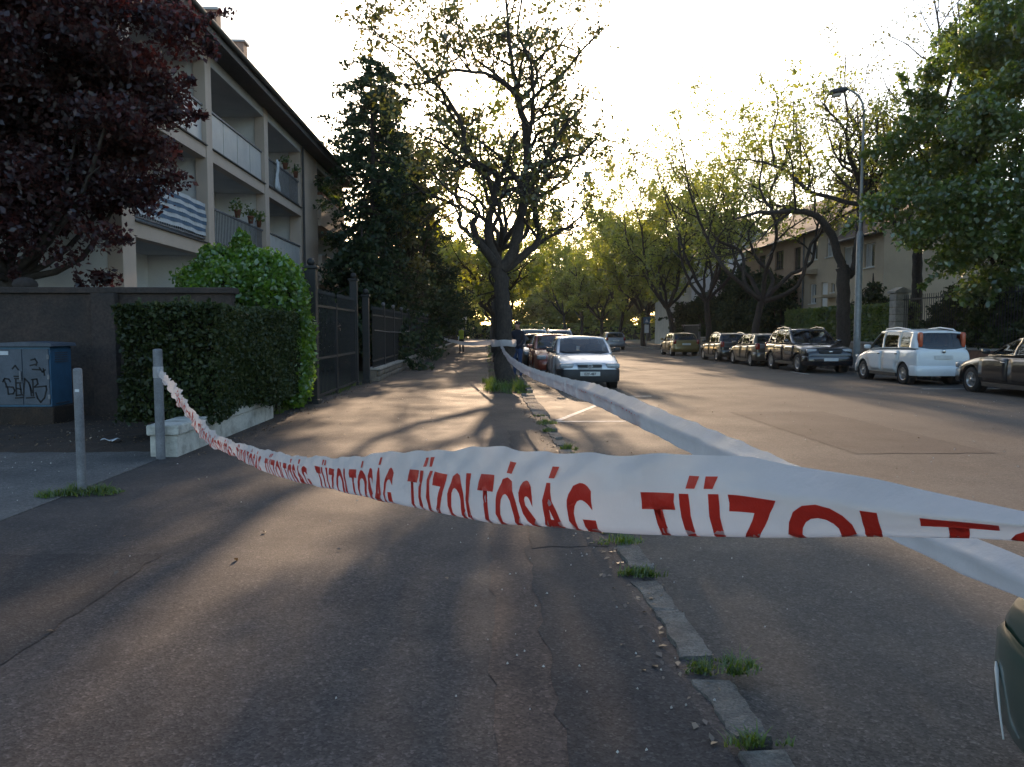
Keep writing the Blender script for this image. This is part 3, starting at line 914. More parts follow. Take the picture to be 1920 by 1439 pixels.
# ------------------------------------------------------------------ houses on the right
def house(name, label, y0, y1, x0, depth, eave, mat_, wins, doors=(), ridge=3.2, base=0.0, frame='win_white', overhang=.45, band=None):
    t = thing(name, label, 'house', (x0, (y0 + y1) / 2, 0), group='houses across the road')
    ops = [w[:4] for w in wins] + [d[:4] for d in doors]
    b = MB()
    wall_x(b, x0, x0 + .3, y0, y1, 0, eave, ops)
    b.box(x0 + .3, x0 + depth, y0, y0 + .3, 0, eave).box(x0 + .3, x0 + depth, y1 - .3, y1, 0, eave).box(x0 + depth - .3, x0 + depth, y0 + .3, y1 - .3, 0, eave)
    xm = x0 + depth / 2
    for (ya, yb) in ((y0, y0 + .3), (y1 - .3, y1)):
        b.prism([(x0 + .02, eave + .001), (x0 + depth - .02, eave + .001), (xm, eave + ridge - .25)], 'y', ya, yb)
    b.build('wall', mat_, t)
    for w in wins: window_x(t, x0, -1, w[0], w[1], w[2], w[3], M[frame], w[4] if len(w) > 4 else 2, .1, True, curtain=len(w) > 5)
    for d in doors:
        o = MB().box(x0 + .1, x0 + .16, d[0], d[1], d[2], d[3]).build('door', M['stucco_white'] if len(d) > 4 else M['win_dark'], t)
        MB().box(x0 + .06, x0 + .1, d[0] + .08, d[0] + .12, (d[2] + d[3]) / 2 - .06, (d[2] + d[3]) / 2 + .06).build('handle', M['galv'], o)
    th = .18
    ov = overhang
    e0 = eave - ov * ridge / (depth / 2)
    rf = MB().prism([(x0 - ov, e0 + .02), (xm, eave + ridge), (x0 + depth + ov, e0 + .02), (x0 + depth + ov, e0 + .02 + th), (xm, eave + ridge + th), (x0 - ov, e0 + .02 + th)], 'y', y0 - .15, y1 + .15).build('roof', M['roof'], t)
    MB().tube([(x0 - ov - .05, y0, e0 + .1), (x0 - ov - .05, y1, e0 + .1)], .07, 8).build('gutter', M['galv'], rf)
    return t, rf
X0 = 20.0
h1, r1 = house('terraced_house', 'sand-coloured two-storey house with a lit door canopy, behind the forked tree', 44.02, 48.7, X0, 9, 7.75, M['house_beige'],
     [(46.75, 47.9, 5.85, 7.15, 2, 1), (44.45, 45.5, 5.85, 7.0, 2, 1), (46.8, 47.75, 3.2, 4.4, 2, 1), (44.3, 44.75, 3.75, 4.3, 1)], [(45.2, 46.1, 2.3, 4.4, 1)])
c = MB().prism([(19.05, 4.98), (20.0, 4.98), (20.0, 5.3), (19.35, 5.2)], 'y', 46.7, 48.0).build('door_canopy', M['house_beige'], h1)
MB().box(19.15, 20, 44.1, 45.3, 3.45, 3.6).build('porch_slab', M['house_beige'], h1)
MB().box(19.0, 20.0, 44.1, 46.6, 0, 2.28).build('stair_block', M['house_beige'], h1)
h2, r2 = house('terraced_house', 'sand-coloured end house with a lower eave, beside the street lamp', 38.8, 44.0, X0, 9, 6.7, M['house_beige'],
     [(41.75, 43.3, 4.9, 6.2, 2, 1), (39.75, 40.85, 4.85, 6.1, 2, 1), (39.6, 40.6, 2.2, 3.4, 2)], [])
MB().box(24.0, 24.9, 40.0, 40.8, 8.2, 10.9).build('chimney', M['brick'], r2)
h3, r3 = house('terraced_house', 'rosy two-storey house left of the sand-coloured house', 48.72, 60.0, X0, 9, 7.7, M['house_pink'],
     [(49.3, 50.4, 4.95, 6.9, 1), (52.2, 53.7, 5.75, 7.0, 2), (55.6, 57, 5.75, 7.0, 2), (54, 55.4, 2.4, 3.8, 2)], [(49.8, 50.7, 1.6, 3.75)], frame='win_dark')
MB().box(X0 - .09, X0 - .003, 48.75, 59.9, 4.25, 4.4).build('string_course', M['house_pink'], h3)
MB().tube([(X0 - .07, 48.66, 0.2), (X0 - .07, 48.66, 7.4)], .055, 8).build('downpipe', M['galv'], r3)
# outside stair railing
sr = thing('stair_railing', 'dark metal railing on the house steps behind the parked off-roader', 'railing', (19.0, 48.3, 1.7))
b = MB().box(18.97, 19.03, 46.7, 49.9, 2.75, 2.8).box(18.97, 19.03, 46.7, 49.9, 1.9, 1.94)
b.build('rails', M['iron'], sr)
for k in range(17):
    MB().box(18.985, 19.015, 46.7 + k * .2 - .012, 46.7 + k * .2 + .012, 1.94, 2.75).build('bar', M['iron'], sr)
MB().box(18.9, 20.0, 46.62, 49.95, 0, 1.88).build('landing', M['house_beige'], h1)
h4, r4 = house('villa', 'pale grey villa with white windows far along the right side', 74, 90, X0 - .5, 10, 8.2, M['house_grey'],
     [(75.6, 77.6, 5.2, 6.9, 3), (79.5, 81.5, 5.2, 6.9, 2), (84.5, 86.5, 5.2, 6.9, 2), (76, 77.6, 2.0, 3.6, 2), (81, 82.6, 2.0, 3.6, 2)], [(79, 80, .3, 2.5)], ridge=4)
MB().box(18.3, 19.5, 75.2, 78.4, 4.1, 4.35).build('balcony_slab', M['house_grey'], h4)
h5, r5 = house('villa', 'pale far house at the end of the left pavement', 128, 146, -13, 9, 6.0, M['house_grey'], [], [], ridge=4)
for (a, z) in ((-11.6, 1.2), (-9.4, 1.2), (-7.0, 1.2), (-11.6, 3.9), (-9.4, 3.9), (-7.0, 3.9)):
    f = MB().box(a, a + .9, 127.93, 127.997, z, z + 1.4).build('window', M['win_white'], h5)
    MB().box(a + .08, a + .41, 127.915, 127.928, z + .08, z + 1.32).box(a + .49, a + .82, 127.915, 127.928, z + .08, z + 1.32).build('pane', M['pane'], f)

# boundary on the right: stone pillars, low brick wall, iron fence
def pillar(x, y, h, label):
    t = thing('gate_pillar', label, 'pillar', (x, y, 0), group='stone pillars across the road')
    n = int(h / .3)
    for k in range(n):
        MB().box(-.27, .27, -.27, .27, .12 + k * .3, .12 + k * .3 + .28).build('block', M['stone_pale'], t, local=True, bevel=.02)
    MB().box(-.25, .25, -.25, .25, .1, .12 + n * .3).build('core', M['stone'], t, local=True)
    MB().prism([(-.34, .12 + n * .3), (.34, .12 + n * .3), (.34, .2 + n * .3), (0, .36 + n * .3), (-.34, .2 + n * .3)], 'y', -.34, .34).build('cap', M['stone_pale'], t, local=True)
pillar(17.3, 32.2, 3.2, 'banded pale stone pillar between the hedge and the big green tree')
M['brick_wall'] = surf('red brick low wall', (0.24, 0.115, 0.075), (0.16, 0.085, 0.06), rough=0.95, scale=9, bump=.6, bump_scale=18, fine=.2)
bwl = thing('boundary_fence', 'dark railing on a low red brick wall under the big green tree', 'fence', (17.3, 22, 0))
MB().box(17.15, 17.45, 6, 31.85, .1, .85).build('brick_base', M['brick_wall'], bwl)
MB().box(17.1, 17.5, 6, 31.85, .853, .93).build('coping', M['stone_pale'], bwl)
fb = MB()
y = 6.1
while y < 31.8:
    fb.tube([(17.3, y, .93), (17.3, y, 3.0)], .013, 4, caps=False)
    y += .15
tag(fb.build('fence_bars', M['iron'], bwl), kind='stuff')
for z in (1.05, 2.8):
    MB().box(17.28, 17.32, 6, 31.85, z, z + .05).build('rail', M['iron'], bwl)
bw2 = thing('boundary_wall', 'low dark wall beneath the hedge across the road', 'wall', (17.3, 45, 0))
MB().box(17.15, 17.45, 32.6, 62, .1, .95).build('wall_face', M['stone'], bw2)
MB().box(17.1, 17.5, 32.6, 62, .953, 1.03).build('coping', M['stone_pale'], bw2)
bw3 = thing('metal_gate', 'dark sheet metal gate at the far right pavement beside the blue sign', 'gate', (17.2, 66, 0))
MB().box(17.15, 17.2, 62.3, 72.5, .2, 1.95).build('sheet', M['mesh_sheet'], bw3)
for y in (62.25, 67.4, 72.5):
    MB().box(17.08, 17.25, y, y + .12, .1, 2.1).build('post', M['galv'], bw3)
MB().box(17.1, 17.22, 62.4, 72.5, 1.955, 2.03).build('rail', M['galv'], bw3)
sg = thing('road_sign', 'small blue road sign on a grey post at the far right pavement', 'sign', (14.4, 70, .12))
MB().tube([(0, 0, 0), (0, 0, 2.7)], .03, 8).build('post', M['galv'], sg, local=True)
MB().box(-.3, .3, -.05, -.03, 2.05, 2.65).build('plate', M['cab_blue'], sg, local=True, bevel=.008)
MB().prism([(-.16, 2.16), (.16, 2.16), (0, 2.5)], 'y', -.056, -.0505).build('symbol', M['stripe_white'], sg, local=True)
MB().box(-.2, .2, -.05, -.03, 1.2, 1.95).build('lower_plate', M['stripe_white'], sg, local=True)

# ------------------------------------------------------------------ street lamp
LP = thing('street_lamp', 'tall grey street lamp with curved arm standing behind the parked cars', 'street lamp', (14.3, 29.6, .12))
MB().tube([(0, 0, 0), (0, 0, 5.1), (0, 0, 5.25)], [.13, .125, .075], 14).build('lower_pole', M['lamp_grey'], LP, local=True)
pts = [(0, 0, 5.2), (0, 0, 9.4), (-.01, 0, 9.75), (-.07, 0, 10.05), (-.22, 0, 10.3), (-.42, 0, 10.45), (-.62, 0, 10.54), (-.72, 0, 10.57)]
MB().tube(pts, [.062, .05, .047, .045, .042, .04, .038, .036], 12).build('upper_pole', M['lamp_grey'], LP, local=True)
MB().box(-.07, .07, -.137, -.126, .6, 1.1).build('hatch', M['lamp_grey'], LP, local=True)
b = MB()
P = []
for (s, w, zt, zb) in ((0, .06, .03, -.05), (.06, .13, .09, -.08), (.3, .16, .11, -.09), (.62, .15, .10, -.08), (.70, .11, .06, -.05)):
    P.append([(s, -w, zb), (s, -w, zt * .4), (s, -w * .6, zt), (s, w * .6, zt), (s, w, zt * .4), (s, w, zb), (s, -w, zb)])
b.grid(P)
b.add([P[0][k] for k in range(6)], [tuple(range(6))]); b.add([P[-1][k] for k in range(6)], [tuple(range(5, -1, -1))])
head = b.build('lamp_head', M['dark_plastic'], LP, local=True)
head.location = (-.66, 0, 10.55)
head.rotation_euler = Euler((0, R(12), math.pi))
M['lamp_glass'] = surf('lamp bowl', (0.5, 0.42, 0.36), (0.42, 0.36, 0.31), rough=0.25, scale=5)
MB().rbox((.46, 0, -.12), (.2, .12, .09), .6, 12, 8).build('lamp_bowl', M['lamp_glass'], head, local=True)
# ------------------------------------------------------------------ trees
def smooth_path(P, Rr, step, rg, jit=0.0):
    """Catmull-Rom through P with radii Rr, sampled about every step metres, with a little jitter"""
    P = np.asarray(P, float); Rr = np.asarray(Rr, float)
    if len(P) == 2:
        P = np.array([P[0], (P[0] * 2 + P[1]) / 3, (P[0] + 2 * P[1]) / 3, P[1]]); Rr = np.interp([0, 1 / 3, 2 / 3, 1], [0, 1], Rr)
    out, rad = [], []
    n = len(P)
    for i in range(n - 1):
        p0, p1, p2, p3 = P[max(i - 1, 0)], P[i], P[i + 1], P[min(i + 2, n - 1)]
        m = max(1, int(np.linalg.norm(p2 - p1) / step))
        for k in range(m):
            t = k / m
            q = 0.5 * ((2 * p1) + (-p0 + p2) * t + (2 * p0 - 5 * p1 + 4 * p2 - p3) * t * t + (-p0 + 3 * p1 - 3 * p2 + p3) * t ** 3)
            r = Rr[i] + (Rr[i + 1] - Rr[i]) * t
            if jit and (i or k): q = q + rg.normal(size=3) * jit * (0.03 + r)
            out.append(q); rad.append(r)
    out.append(P[-1]); rad.append(Rr[-1])
    return np.array(out), np.array(rad)

def tubes_np(branches):
    """list of (pts, radii) -> vertex and quad arrays"""
    Vs, Fs = [], []
    base = 0
    for P, Rr in branches:
        n = len(P)
        ns = 10 if Rr[0] > .12 else 7 if Rr[0] > .05 else 5 if Rr[0] > .02 else 3
        T = np.empty_like(P)
        T[1:-1] = P[2:] - P[:-2]; T[0] = P[1] - P[0]; T[-1] = P[-1] - P[-2]
        T /= np.linalg.norm(T, axis=1)[:, None] + 1e-9
        ref = np.array([0.31, 0.87, 0.38]) if abs(T[0][2]) > .8 else np.array([0.1, 0.1, 1.0])
        U = np.cross(T, ref); U /= np.linalg.norm(U, axis=1)[:, None] + 1e-9
        W = np.cross(T, U)
        a = np.arange(ns) * 2 * np.pi / ns
        ring = P[:, None, :] + Rr[:, None, None] * (U[:, None, :] * np.cos(a)[None, :, None] + W[:, None, :] * np.sin(a)[None, :, None])
        Vs.append(ring.reshape(-1, 3))
        i = np.arange(n - 1)[:, None] * ns
        k = np.arange(ns)[None, :]
        k2 = (k + 1) % ns
        F = np.stack([i + k, i + k2, i + ns + k2, i + ns + k], -1).reshape(-1, 4) + base
        Fs.append(F)
        base += n * ns
    return np.concatenate(Vs), np.concatenate(Fs)

def sprout(limbs, rg, levels, up=0.25, dens=1.3, ratio=0.55, droop=0.0, start=0.3, spread=1.0, zmin=2.2):
    """adds side branches to limbs level by level; returns all branches and the twig points that carry leaves"""
    allb = [(p, r) for p, r in limbs]
    cur = [(p, r, 0) for p, r in limbs]
    twigs = []
    for lv in range(levels):
        nxt = []
        for P, Rr, _ in cur:
            seg = np.linalg.norm(np.diff(P, axis=0), axis=1)
            L = seg.sum()
            if L < .12: continue
            s0 = start if lv == 0 else 0.15
            k = max(2, int(L * (1 - s0) * dens * (1.0 + lv * .9) + rg.uniform(0, 1)))
            for t in s0 + (1 - s0) * (np.arange(k) + rg.uniform(.2, .9, k)) / k:
                f = min(t, .999) * (len(P) - 1)
                i = int(f); q = P[i] + (P[i + 1] - P[i]) * (f - i)
                r = Rr[i] + (Rr[i + 1] - Rr[i]) * (f - i)
                if q[2] < zmin: continue
                tg = P[i + 1] - P[i]; tg /= np.linalg.norm(tg) + 1e-9
                d = rg.normal(size=3); d -= tg * d.dot(tg); d /= np.linalg.norm(d) + 1e-9
                d = tg * rg.uniform(.35, .9) + d * spread + np.array([0, 0, up - droop * lv])
                d /= np.linalg.norm(d)
                ln = max(.25, L * ratio * (1.05 - .6 * t) * rg.uniform(.6, 1.15))
                ln = min(ln, 3.2 if lv == 0 else 1.6 if lv == 1 else .9)
                m = 5 if lv < levels - 1 else 4
                pts = [q]
                for j in range(m - 1):
                    d = d + rg.normal(size=3) * .28 + np.array([0, 0, .06 - droop * .2])
                    d /= np.linalg.norm(d)
                    pts.append(pts[-1] + d * ln / (m - 1))
                r0 = min(r * .62, .02 + ln * .022)
                r0 = max(r0, .006)
                nr = np.linspace(r0, max(.004, r0 * .3), m)
                b = (np.array(pts), nr)
                allb.append(b); nxt.append((b[0], b[1], lv + 1))
                if lv >= levels - 2: twigs.append(b[0])
        cur = nxt
    return allb, twigs

def leaf_points(twigs, rg, per, sig):
    out = []
    for P in twigs:
        n = rg.poisson(per)
        if n == 0: continue
        t = rg.uniform(.25, 1.0, n) * (len(P) - 1.001)
        i = t.astype(int)
        q = P[i] + (P[i + 1] - P[i]) * (t - i)[:, None]
        out.append(q + rg.normal(size=(n, 3)) * sig)
    return np.concatenate(out)

def finish_tree(name, label, base, branches, leafC, leaf_size, bark, leafm, rg, group=None, flat=.3, cat='tree'):
    t = thing(name, label, cat, base, group=group)
    V, F = tubes_np(branches)
    link('trunk', mesh_np('trunk', V, F, True), M[bark], t)
    link('crown', leaves_mesh('crown', leafC, leaf_size, rg, flat), M[leafm], t)
    return t

PITCH = R(3.93)
def face_plane(px, py, d, px0, dy=0.0):
    """height and sideways offset of a limb point on a tree d metres down the street (measured on the photograph)"""
    D = d + dy
    z = 1.55 + D * math.tan(math.atan((719.5 - py) / 1450) - PITCH)
    return ((px - px0) * D / 1450, dy, z)

# --- main street tree, its limbs laid out one by one
D0, C0 = 21.0, 945
def zl(lst):           # points noted as (u, v, depth)
    return [face_plane(560 + u * .3542, v * .3542, D0, C0, dy) for (u, v, dy) in lst]
rg = np.random.default_rng(3)
T = lambda pts, r: smooth_path(pts, r, .22, rg, .12)
main_limbs = [
    T([(0.02, 0, -.1), (0.0, 0, .5), (0.02, 0, 1.3), (-.02, 0, 2.2), (-.06, .02, 2.9), (-.10, .02, 3.35)], [.34, .25, .215, .205, .21, .20]),
    T([(-.10, .02, 3.2)] + zl([(1010, 1350, -.2), (940, 1270, -.4), (925, 1190, -.5), (945, 1150, -.5)]), [.2, .17, .15, .13, .09]),
    T([(-.12, .02, 3.2)] + zl([(1040, 1330, .1), (1000, 1220, .2), (1030, 1080, .2), (1062, 945, .1), (1000, 890, -.1), (930, 850, -.2), (872, 785, -.3), (880, 700, -.4), (850, 620, -.5), (775, 500, -.6), (690, 400, -.8), (600, 300, -1.0), (470, 215, -1.3), (380, 140, -1.5)]),
      [.19, .17, .16, .15, .14, .12, .115, .11, .09, .08, .065, .05, .04, .025, .015]),
    T(zl([(1060, 945, .1), (1100, 880, .3), (1125, 760, .4), (1165, 690, .3)]), [.12, .11, .09, .07]),
    T([(-.05, .02, 3.2)] + zl([(1140, 1330, 0), (1175, 1180, .1), (1190, 980, .1), (1210, 780, .1), (1192, 650, .1), (1165, 535, 0), (1148, 430, -.1), (1125, 300, -.2), (1112, 180, -.2), (1100, 0, -.3), (1080, -160, -.4)]),
      [.24, .21, .19, .175, .16, .14, .12, .09, .075, .06, .045, .02]),
    T(zl([(1170, 540, 0), (1215, 490, .3), (1262, 420, .5), (1248, 330, .6), (1190, 250, .6), (1160, 180, .5), (1182, 0, .5), (1210, -140, .5)]), [.1, .09, .08, .07, .055, .045, .035, .015]),
    T(zl([(1248, 330, .6), (1310, 270, .8), (1385, 235, 1.0), (1460, 260, 1.2), (1560, 300, 1.4)]), [.06, .055, .045, .03, .015]),
    T(zl([(1385, 235, 1.0), (1440, 150, 1.1), (1500, 60, 1.2), (1560, -60, 1.4)]), [.04, .03, .025, .012]),
    T(zl([(1155, 520, 0), (1100, 450, -.3), (1030, 405, -.6), (930, 388, -.9), (800, 378, -1.2), (720, 420, -1.5), (645, 455, -1.7), (540, 450, -2.0), (440, 470, -2.2)]), [.085, .08, .07, .06, .055, .045, .035, .025, .012]),
    T(zl([(925, 388, -.9), (850, 300, -.9), (780, 210, -.8), (700, 130, -.7), (655, 10, -.6), (630, -110, -.6)]), [.04, .035, .03, .025, .02, .01]),
    T(zl([(850, 310, -.9), (780, 350, -1.2), (690, 440, -1.6)]), [.03, .025, .015]),
    T([(.02, .05, 3.2)] + zl([(1215, 1335, .5), (1280, 1245, .8), (1252, 1170, 1.0), (1262, 1060, 1.2), (1300, 960, 1.5), (1400, 850, 1.8), (1450, 740, 2.0)]), [.17, .15, .12, .10, .08, .06, .04, .02]),
    T(zl([(1205, 655, .1), (1280, 615, .6), (1370, 600, 1.1), (1480, 660, 1.5), (1600, 720, 1.9), (1720, 760, 2.1)]), [.06, .055, .05, .04, .025, .012]),
    T(zl([(1190, 560, 0), (1250, 575, .2), (1330, 560, -.5), (1440, 480, -1.0), (1530, 420, -1.3)]), [.045, .04, .035, .025, .012]),
    T(zl([(1195, 900, .1), (1300, 860, -.8), (1420, 850, -1.4), (1560, 900, -2.0)]), [.05, .045, .035, .015]),
    T(zl([(1005, 1120, .2), (940, 1040, .8), (860, 1000, 1.4), (760, 960, 1.9), (690, 880, 2.3)]), [.07, .06, .045, .03, .015]),
    T(zl([(960, 1130, -.3), (900, 1060, -1.0), (800, 1020, -1.6), (700, 900, -2.2)]), [.06, .05, .04, .015]),
    T(zl([(1270, 1240, .8), (1380, 1210, .2), (1480, 1200, -.3), (1580, 1160, -.8)]), [.05, .04, .03, .012]),
    T(zl([(875, 700, -.4), (930, 640, .5), (980, 620, 1.3), (1040, 540, 2.0)]), [.04, .035, .025, .012]),
    T(zl([(1215, 780, .1), (1240, 640, 1.4), (1290, 460, 2.4), (1340, 330, 2.9)]), [.06, .05, .035, .012]),
]
main_limbs = [main_limbs[0]] + [(p_, r_ * .70) for p_, r_ in main_limbs[1:]]
br, tw = sprout(main_limbs, rg, 3, up=.3, dens=2.3, ratio=.5, start=.2, zmin=3.6)
tw = [q_ for q_ in tw if rg.random() < .40]
C = leaf_points(tw, rg, 13, .13)
keep = rg.random(len(C)) < .9
finish_tree('street_tree', 'large forked street tree in young leaf with the tape tied to its trunk', (.43, 21, 0), br, C[keep], .10, 'bark', 'leaf_spring', rg, 'street trees along the left pavement')

def gnarly(rg, H, fork, nl, rad, r0, lean=0.0, arch=0.0):
    """trunk and limbs of a pruned street tree: fork height, nl limbs reaching rad sideways and up to H"""
    limbs = [smooth_path([(0, 0, -.1), (rg.normal() * .05, 0, fork * .4), (lean * .5, rg.normal() * .08, fork * .75), (lean, 0, fork)], [r0 * 1.3, r0, r0 * .9, r0 * .85], .3, rg, .1)]
    a0 = rg.uniform(0, 6.28)
    for k in range(nl):
        a = a0 + k * 2 * math.pi / nl + rg.normal() * .3
        h = H * rg.uniform(.72, 1.0); rr = rad * rg.uniform(.55, 1.0)
        p = [np.array((lean, 0, fork - .15))]
        for j in range(1, 6):
            t = j / 5
            out = rr * (t ** .8)
            zz = fork + (h - fork) * (t ** (1.15 + arch))
            p.append(np.array((lean + math.cos(a) * out, math.sin(a) * out, zz)) + rg.normal(size=3) * np.array([.3, .3, .2]))
        limbs.append(smooth_path(p, np.linspace(r0 * .62, .02, 6), .3, rg, .15))
        if nl < 7:
            m = limbs[-1][0][int(len(limbs[-1][0]) * rg.uniform(.3, .5))]
            d = np.array((math.cos(a + 1.1), math.sin(a + 1.1), .7)) * rr * .6
            limbs.append(smooth_path([m, m + d * .4 + rg.normal(size=3) * .15, m + d + rg.normal(size=3) * .25, m + d * 1.5 + np.array([0, 0, .4])], [r0 * .32, r0 * .25, r0 * .16, .012], .3, rg, .15))
    return limbs

def street_tree(seed, base, label, group, H=10, fork=2.6, nl=5, rad=4.0, r0=.2, leafm='leaf_yellow', per=5.0, size=.13, dens=1.7, lean=0., arch=0., limbs=None, levels=3, sig=.14, name='street_tree', bark='bark', zmin=2.6):
    rg = np.random.default_rng(seed)
    lb = limbs or gnarly(rg, H, fork, nl, rad, r0, lean, arch)
    br, tw = sprout(lb, rg, levels, up=.25, dens=dens, ratio=.5, start=.2, zmin=zmin)
    C = leaf_points(tw, rg, per, sig)
    return finish_tree(name, label, base, br, C, size, bark, leafm, rg, group)

# --- left row behind the main tree
GL, GRt = 'street trees along the left pavement', 'street trees along the right pavement'
lt = [street_tree(21, (.5, 36, 0), 'yellow-green street tree directly behind the large forked tree', GL, H=12.3, fork=5.4, nl=8, rad=5.4, r0=.2, per=4.0, size=.14, zmin=6.4),
      street_tree(22, (.5, 51, 0), 'third street tree along the left pavement, in yellow-green leaf', GL, H=9, nl=5, rad=3.8, r0=.2, per=6.0, size=.17)]
far = [(0, (.55, 66, 0), 1.0, 1.9, 'fourth street tree along the left pavement, hazy yellow'), (1, (.55, 82, 0), 1.05, 4.2, 'fifth street tree along the left pavement, small in the distance'),
       (0, (.6, 99, 0), 1.1, 3.1, 'sixth street tree on the left, near the end of the row'), (1, (.6, 118, 0), 1.2, .7, 'farthest street tree of the left row')]
for k, p, s, rz, lb in far:
    c = copy_tree(lt[k]); c.location = p; c.scale = (s, s, s); c.rotation_euler = (0, 0, rz); c['label'] = lb

# --- right row: the nearest one is traced, the others are grown
D1, C1 = 31.0, 1588
f1 = lambda lst: [face_plane(u, v, D1, C1, dy) for (u, v, dy) in lst]
rg = np.random.default_rng(8)
T1 = lambda pts, r: smooth_path(pts, r, .28, rg, .14)
r1_limbs = [
    T1([(0, 0, 0), (0, 0, 1.5), (-.05, 0, 3.0), (-.12, 0, 4.1)], [.32, .27, .25, .26]),
    T1(f1([(1582, 500, 0), (1570, 458, 0), (1552, 426, -.1), (1522, 402, -.3), (1482, 394, -.5), (1432, 396, -.8), (1385, 399, -1.1), (1345, 410, -1.4)]), [.18, .16, .15, .13, .11, .09, .06, .03]),
    T1(f1([(1584, 498, 0), (1603, 515, .1), (1613, 459, .1), (1616, 375, .1), (1611, 333, 0), (1583, 290, -.3), (1570, 245, -.6), (1534, 208, -.9), (1508, 184, -1.1)]), [.17, .16, .15, .13, .11, .08, .06, .04, .02]),
    T1(f1([(1614, 380, .1), (1576, 370, .5), (1534, 355, .9), (1512, 329, 1.2), (1487, 311, 1.5), (1442, 297, 1.8), (1400, 300, 2.0)]), [.1, .09, .085, .075, .06, .04, .02]),
    T1(f1([(1614, 345, 0), (1645, 320, -.5), (1688, 280, -1), (1696, 245, -1.2), (1670, 225, -1.4)]), [.07, .06, .045, .03, .015]),
    T1(f1([(1486, 311, 1.5), (1470, 260, 1.3), (1475, 200, 1.0), (1460, 150, .8)]), [.05, .04, .03, .015]),
    T1(f1([(1570, 245, -.6), (1575, 190, -.4), (1555, 130, -.2)]), [.045, .03, .015]),
    T1(f1([(1432, 396, -.8), (1410, 350, -.6), (1420, 290, -.3), (1400, 220, 0)]), [.06, .045, .03, .015]),
    T1(f1([(1534, 355, .9), (1545, 300, 1.5), (1530, 240, 2.0), (1540, 180, 2.4)]), [.05, .04, .03, .012]),
    T1(f1([(1614, 400, .1), (1650, 350, 1.0), (1690, 300, 1.8), (1700, 220, 2.4)]), [.07, .055, .04, .015]),
    T1(f1([(1482, 394, -.5), (1460, 350, -1.2), (1440, 300, -1.8), (1410, 260, -2.2)]), [.05, .04, .03, .012]),
    T1(f1([(1616, 375, .1), (1625, 290, -.8), (1610, 220, -1.4), (1625, 150, -1.8)]), [.06, .05, .03, .012]),
    T1(f1([(1520, 403, -.3), (1505, 360, -1.0), (1480, 330, -1.5)]), [.05, .035, .015]),
]
street_tree(31, (14.39, 31, 0), 'forked street tree with one limb arching left, beside the lamp post', GRt, limbs=r1_limbs, per=3.4, size=.12, dens=2.1, leafm='leaf_yellow', zmin=6.2)
street_tree(32, (14.4, 41.5, 0), 'dark forked street tree above the two brown cars', GRt, H=14, fork=3.2, nl=7, rad=5.6, r0=.2, per=3.4, size=.13, lean=.4, arch=.1, zmin=5.6)
street_tree(33, (14.5, 50.5, 0), 'street tree with dense thin twigs behind the dark estate car', GRt, H=14.5, fork=3.6, nl=7, rad=5.4, r0=.19, per=3.8, size=.14, lean=-.2, zmin=5.6)
rt3 = street_tree(34, (14.4, 60, 0), 'leaning street tree above the golden hatchback', GRt, H=14.5, fork=3.4, nl=7, rad=5.6, r0=.2, per=6, size=.16, lean=-.5, zmin=4.2)
rt4 = street_tree(35, (14.2, 70.5, 0), 'yellow-green street tree beside the blue road sign', GRt, H=14, fork=2.8, nl=7, rad=5.6, r0=.2, per=9, size=.18)
for k, p, s, rz, lb in [(0, (14.0, 82, 0), 1.0, 2.1, 'street tree past the blue sign on the right, brownish twigs'), (1, (13.8, 94, 0), 1.0, 4.0, 'yellow street tree far down the right side of the road'),
                        (1, (13.2, 108, 0), 1.1, .9, 'second-farthest street tree on the right side'), (0, (12.4, 124, 0), 1.2, 5.0, 'farthest street tree on the right side')]:
    c = copy_tree((rt3, rt4)[k]); c.location = p; c.scale = (s, s, s); c.rotation_euler = (0, 0, rz); c['label'] = lb

# --- trees grown as masses of leaf clumps on a branch frame
def clump_points(clumps, rg, shell=.55):
    out = []
    for (c, r, n) in clumps:
        d = rg.normal(size=(n, 3)); d /= np.linalg.norm(d, axis=1)[:, None]
        rad = (shell + (1 - shell) * rg.random(n)) * rg.normal(1, .1, n)
        out.append(np.asarray(c) + d * rad[:, None] * np.asarray(r))
    return np.concatenate(out)

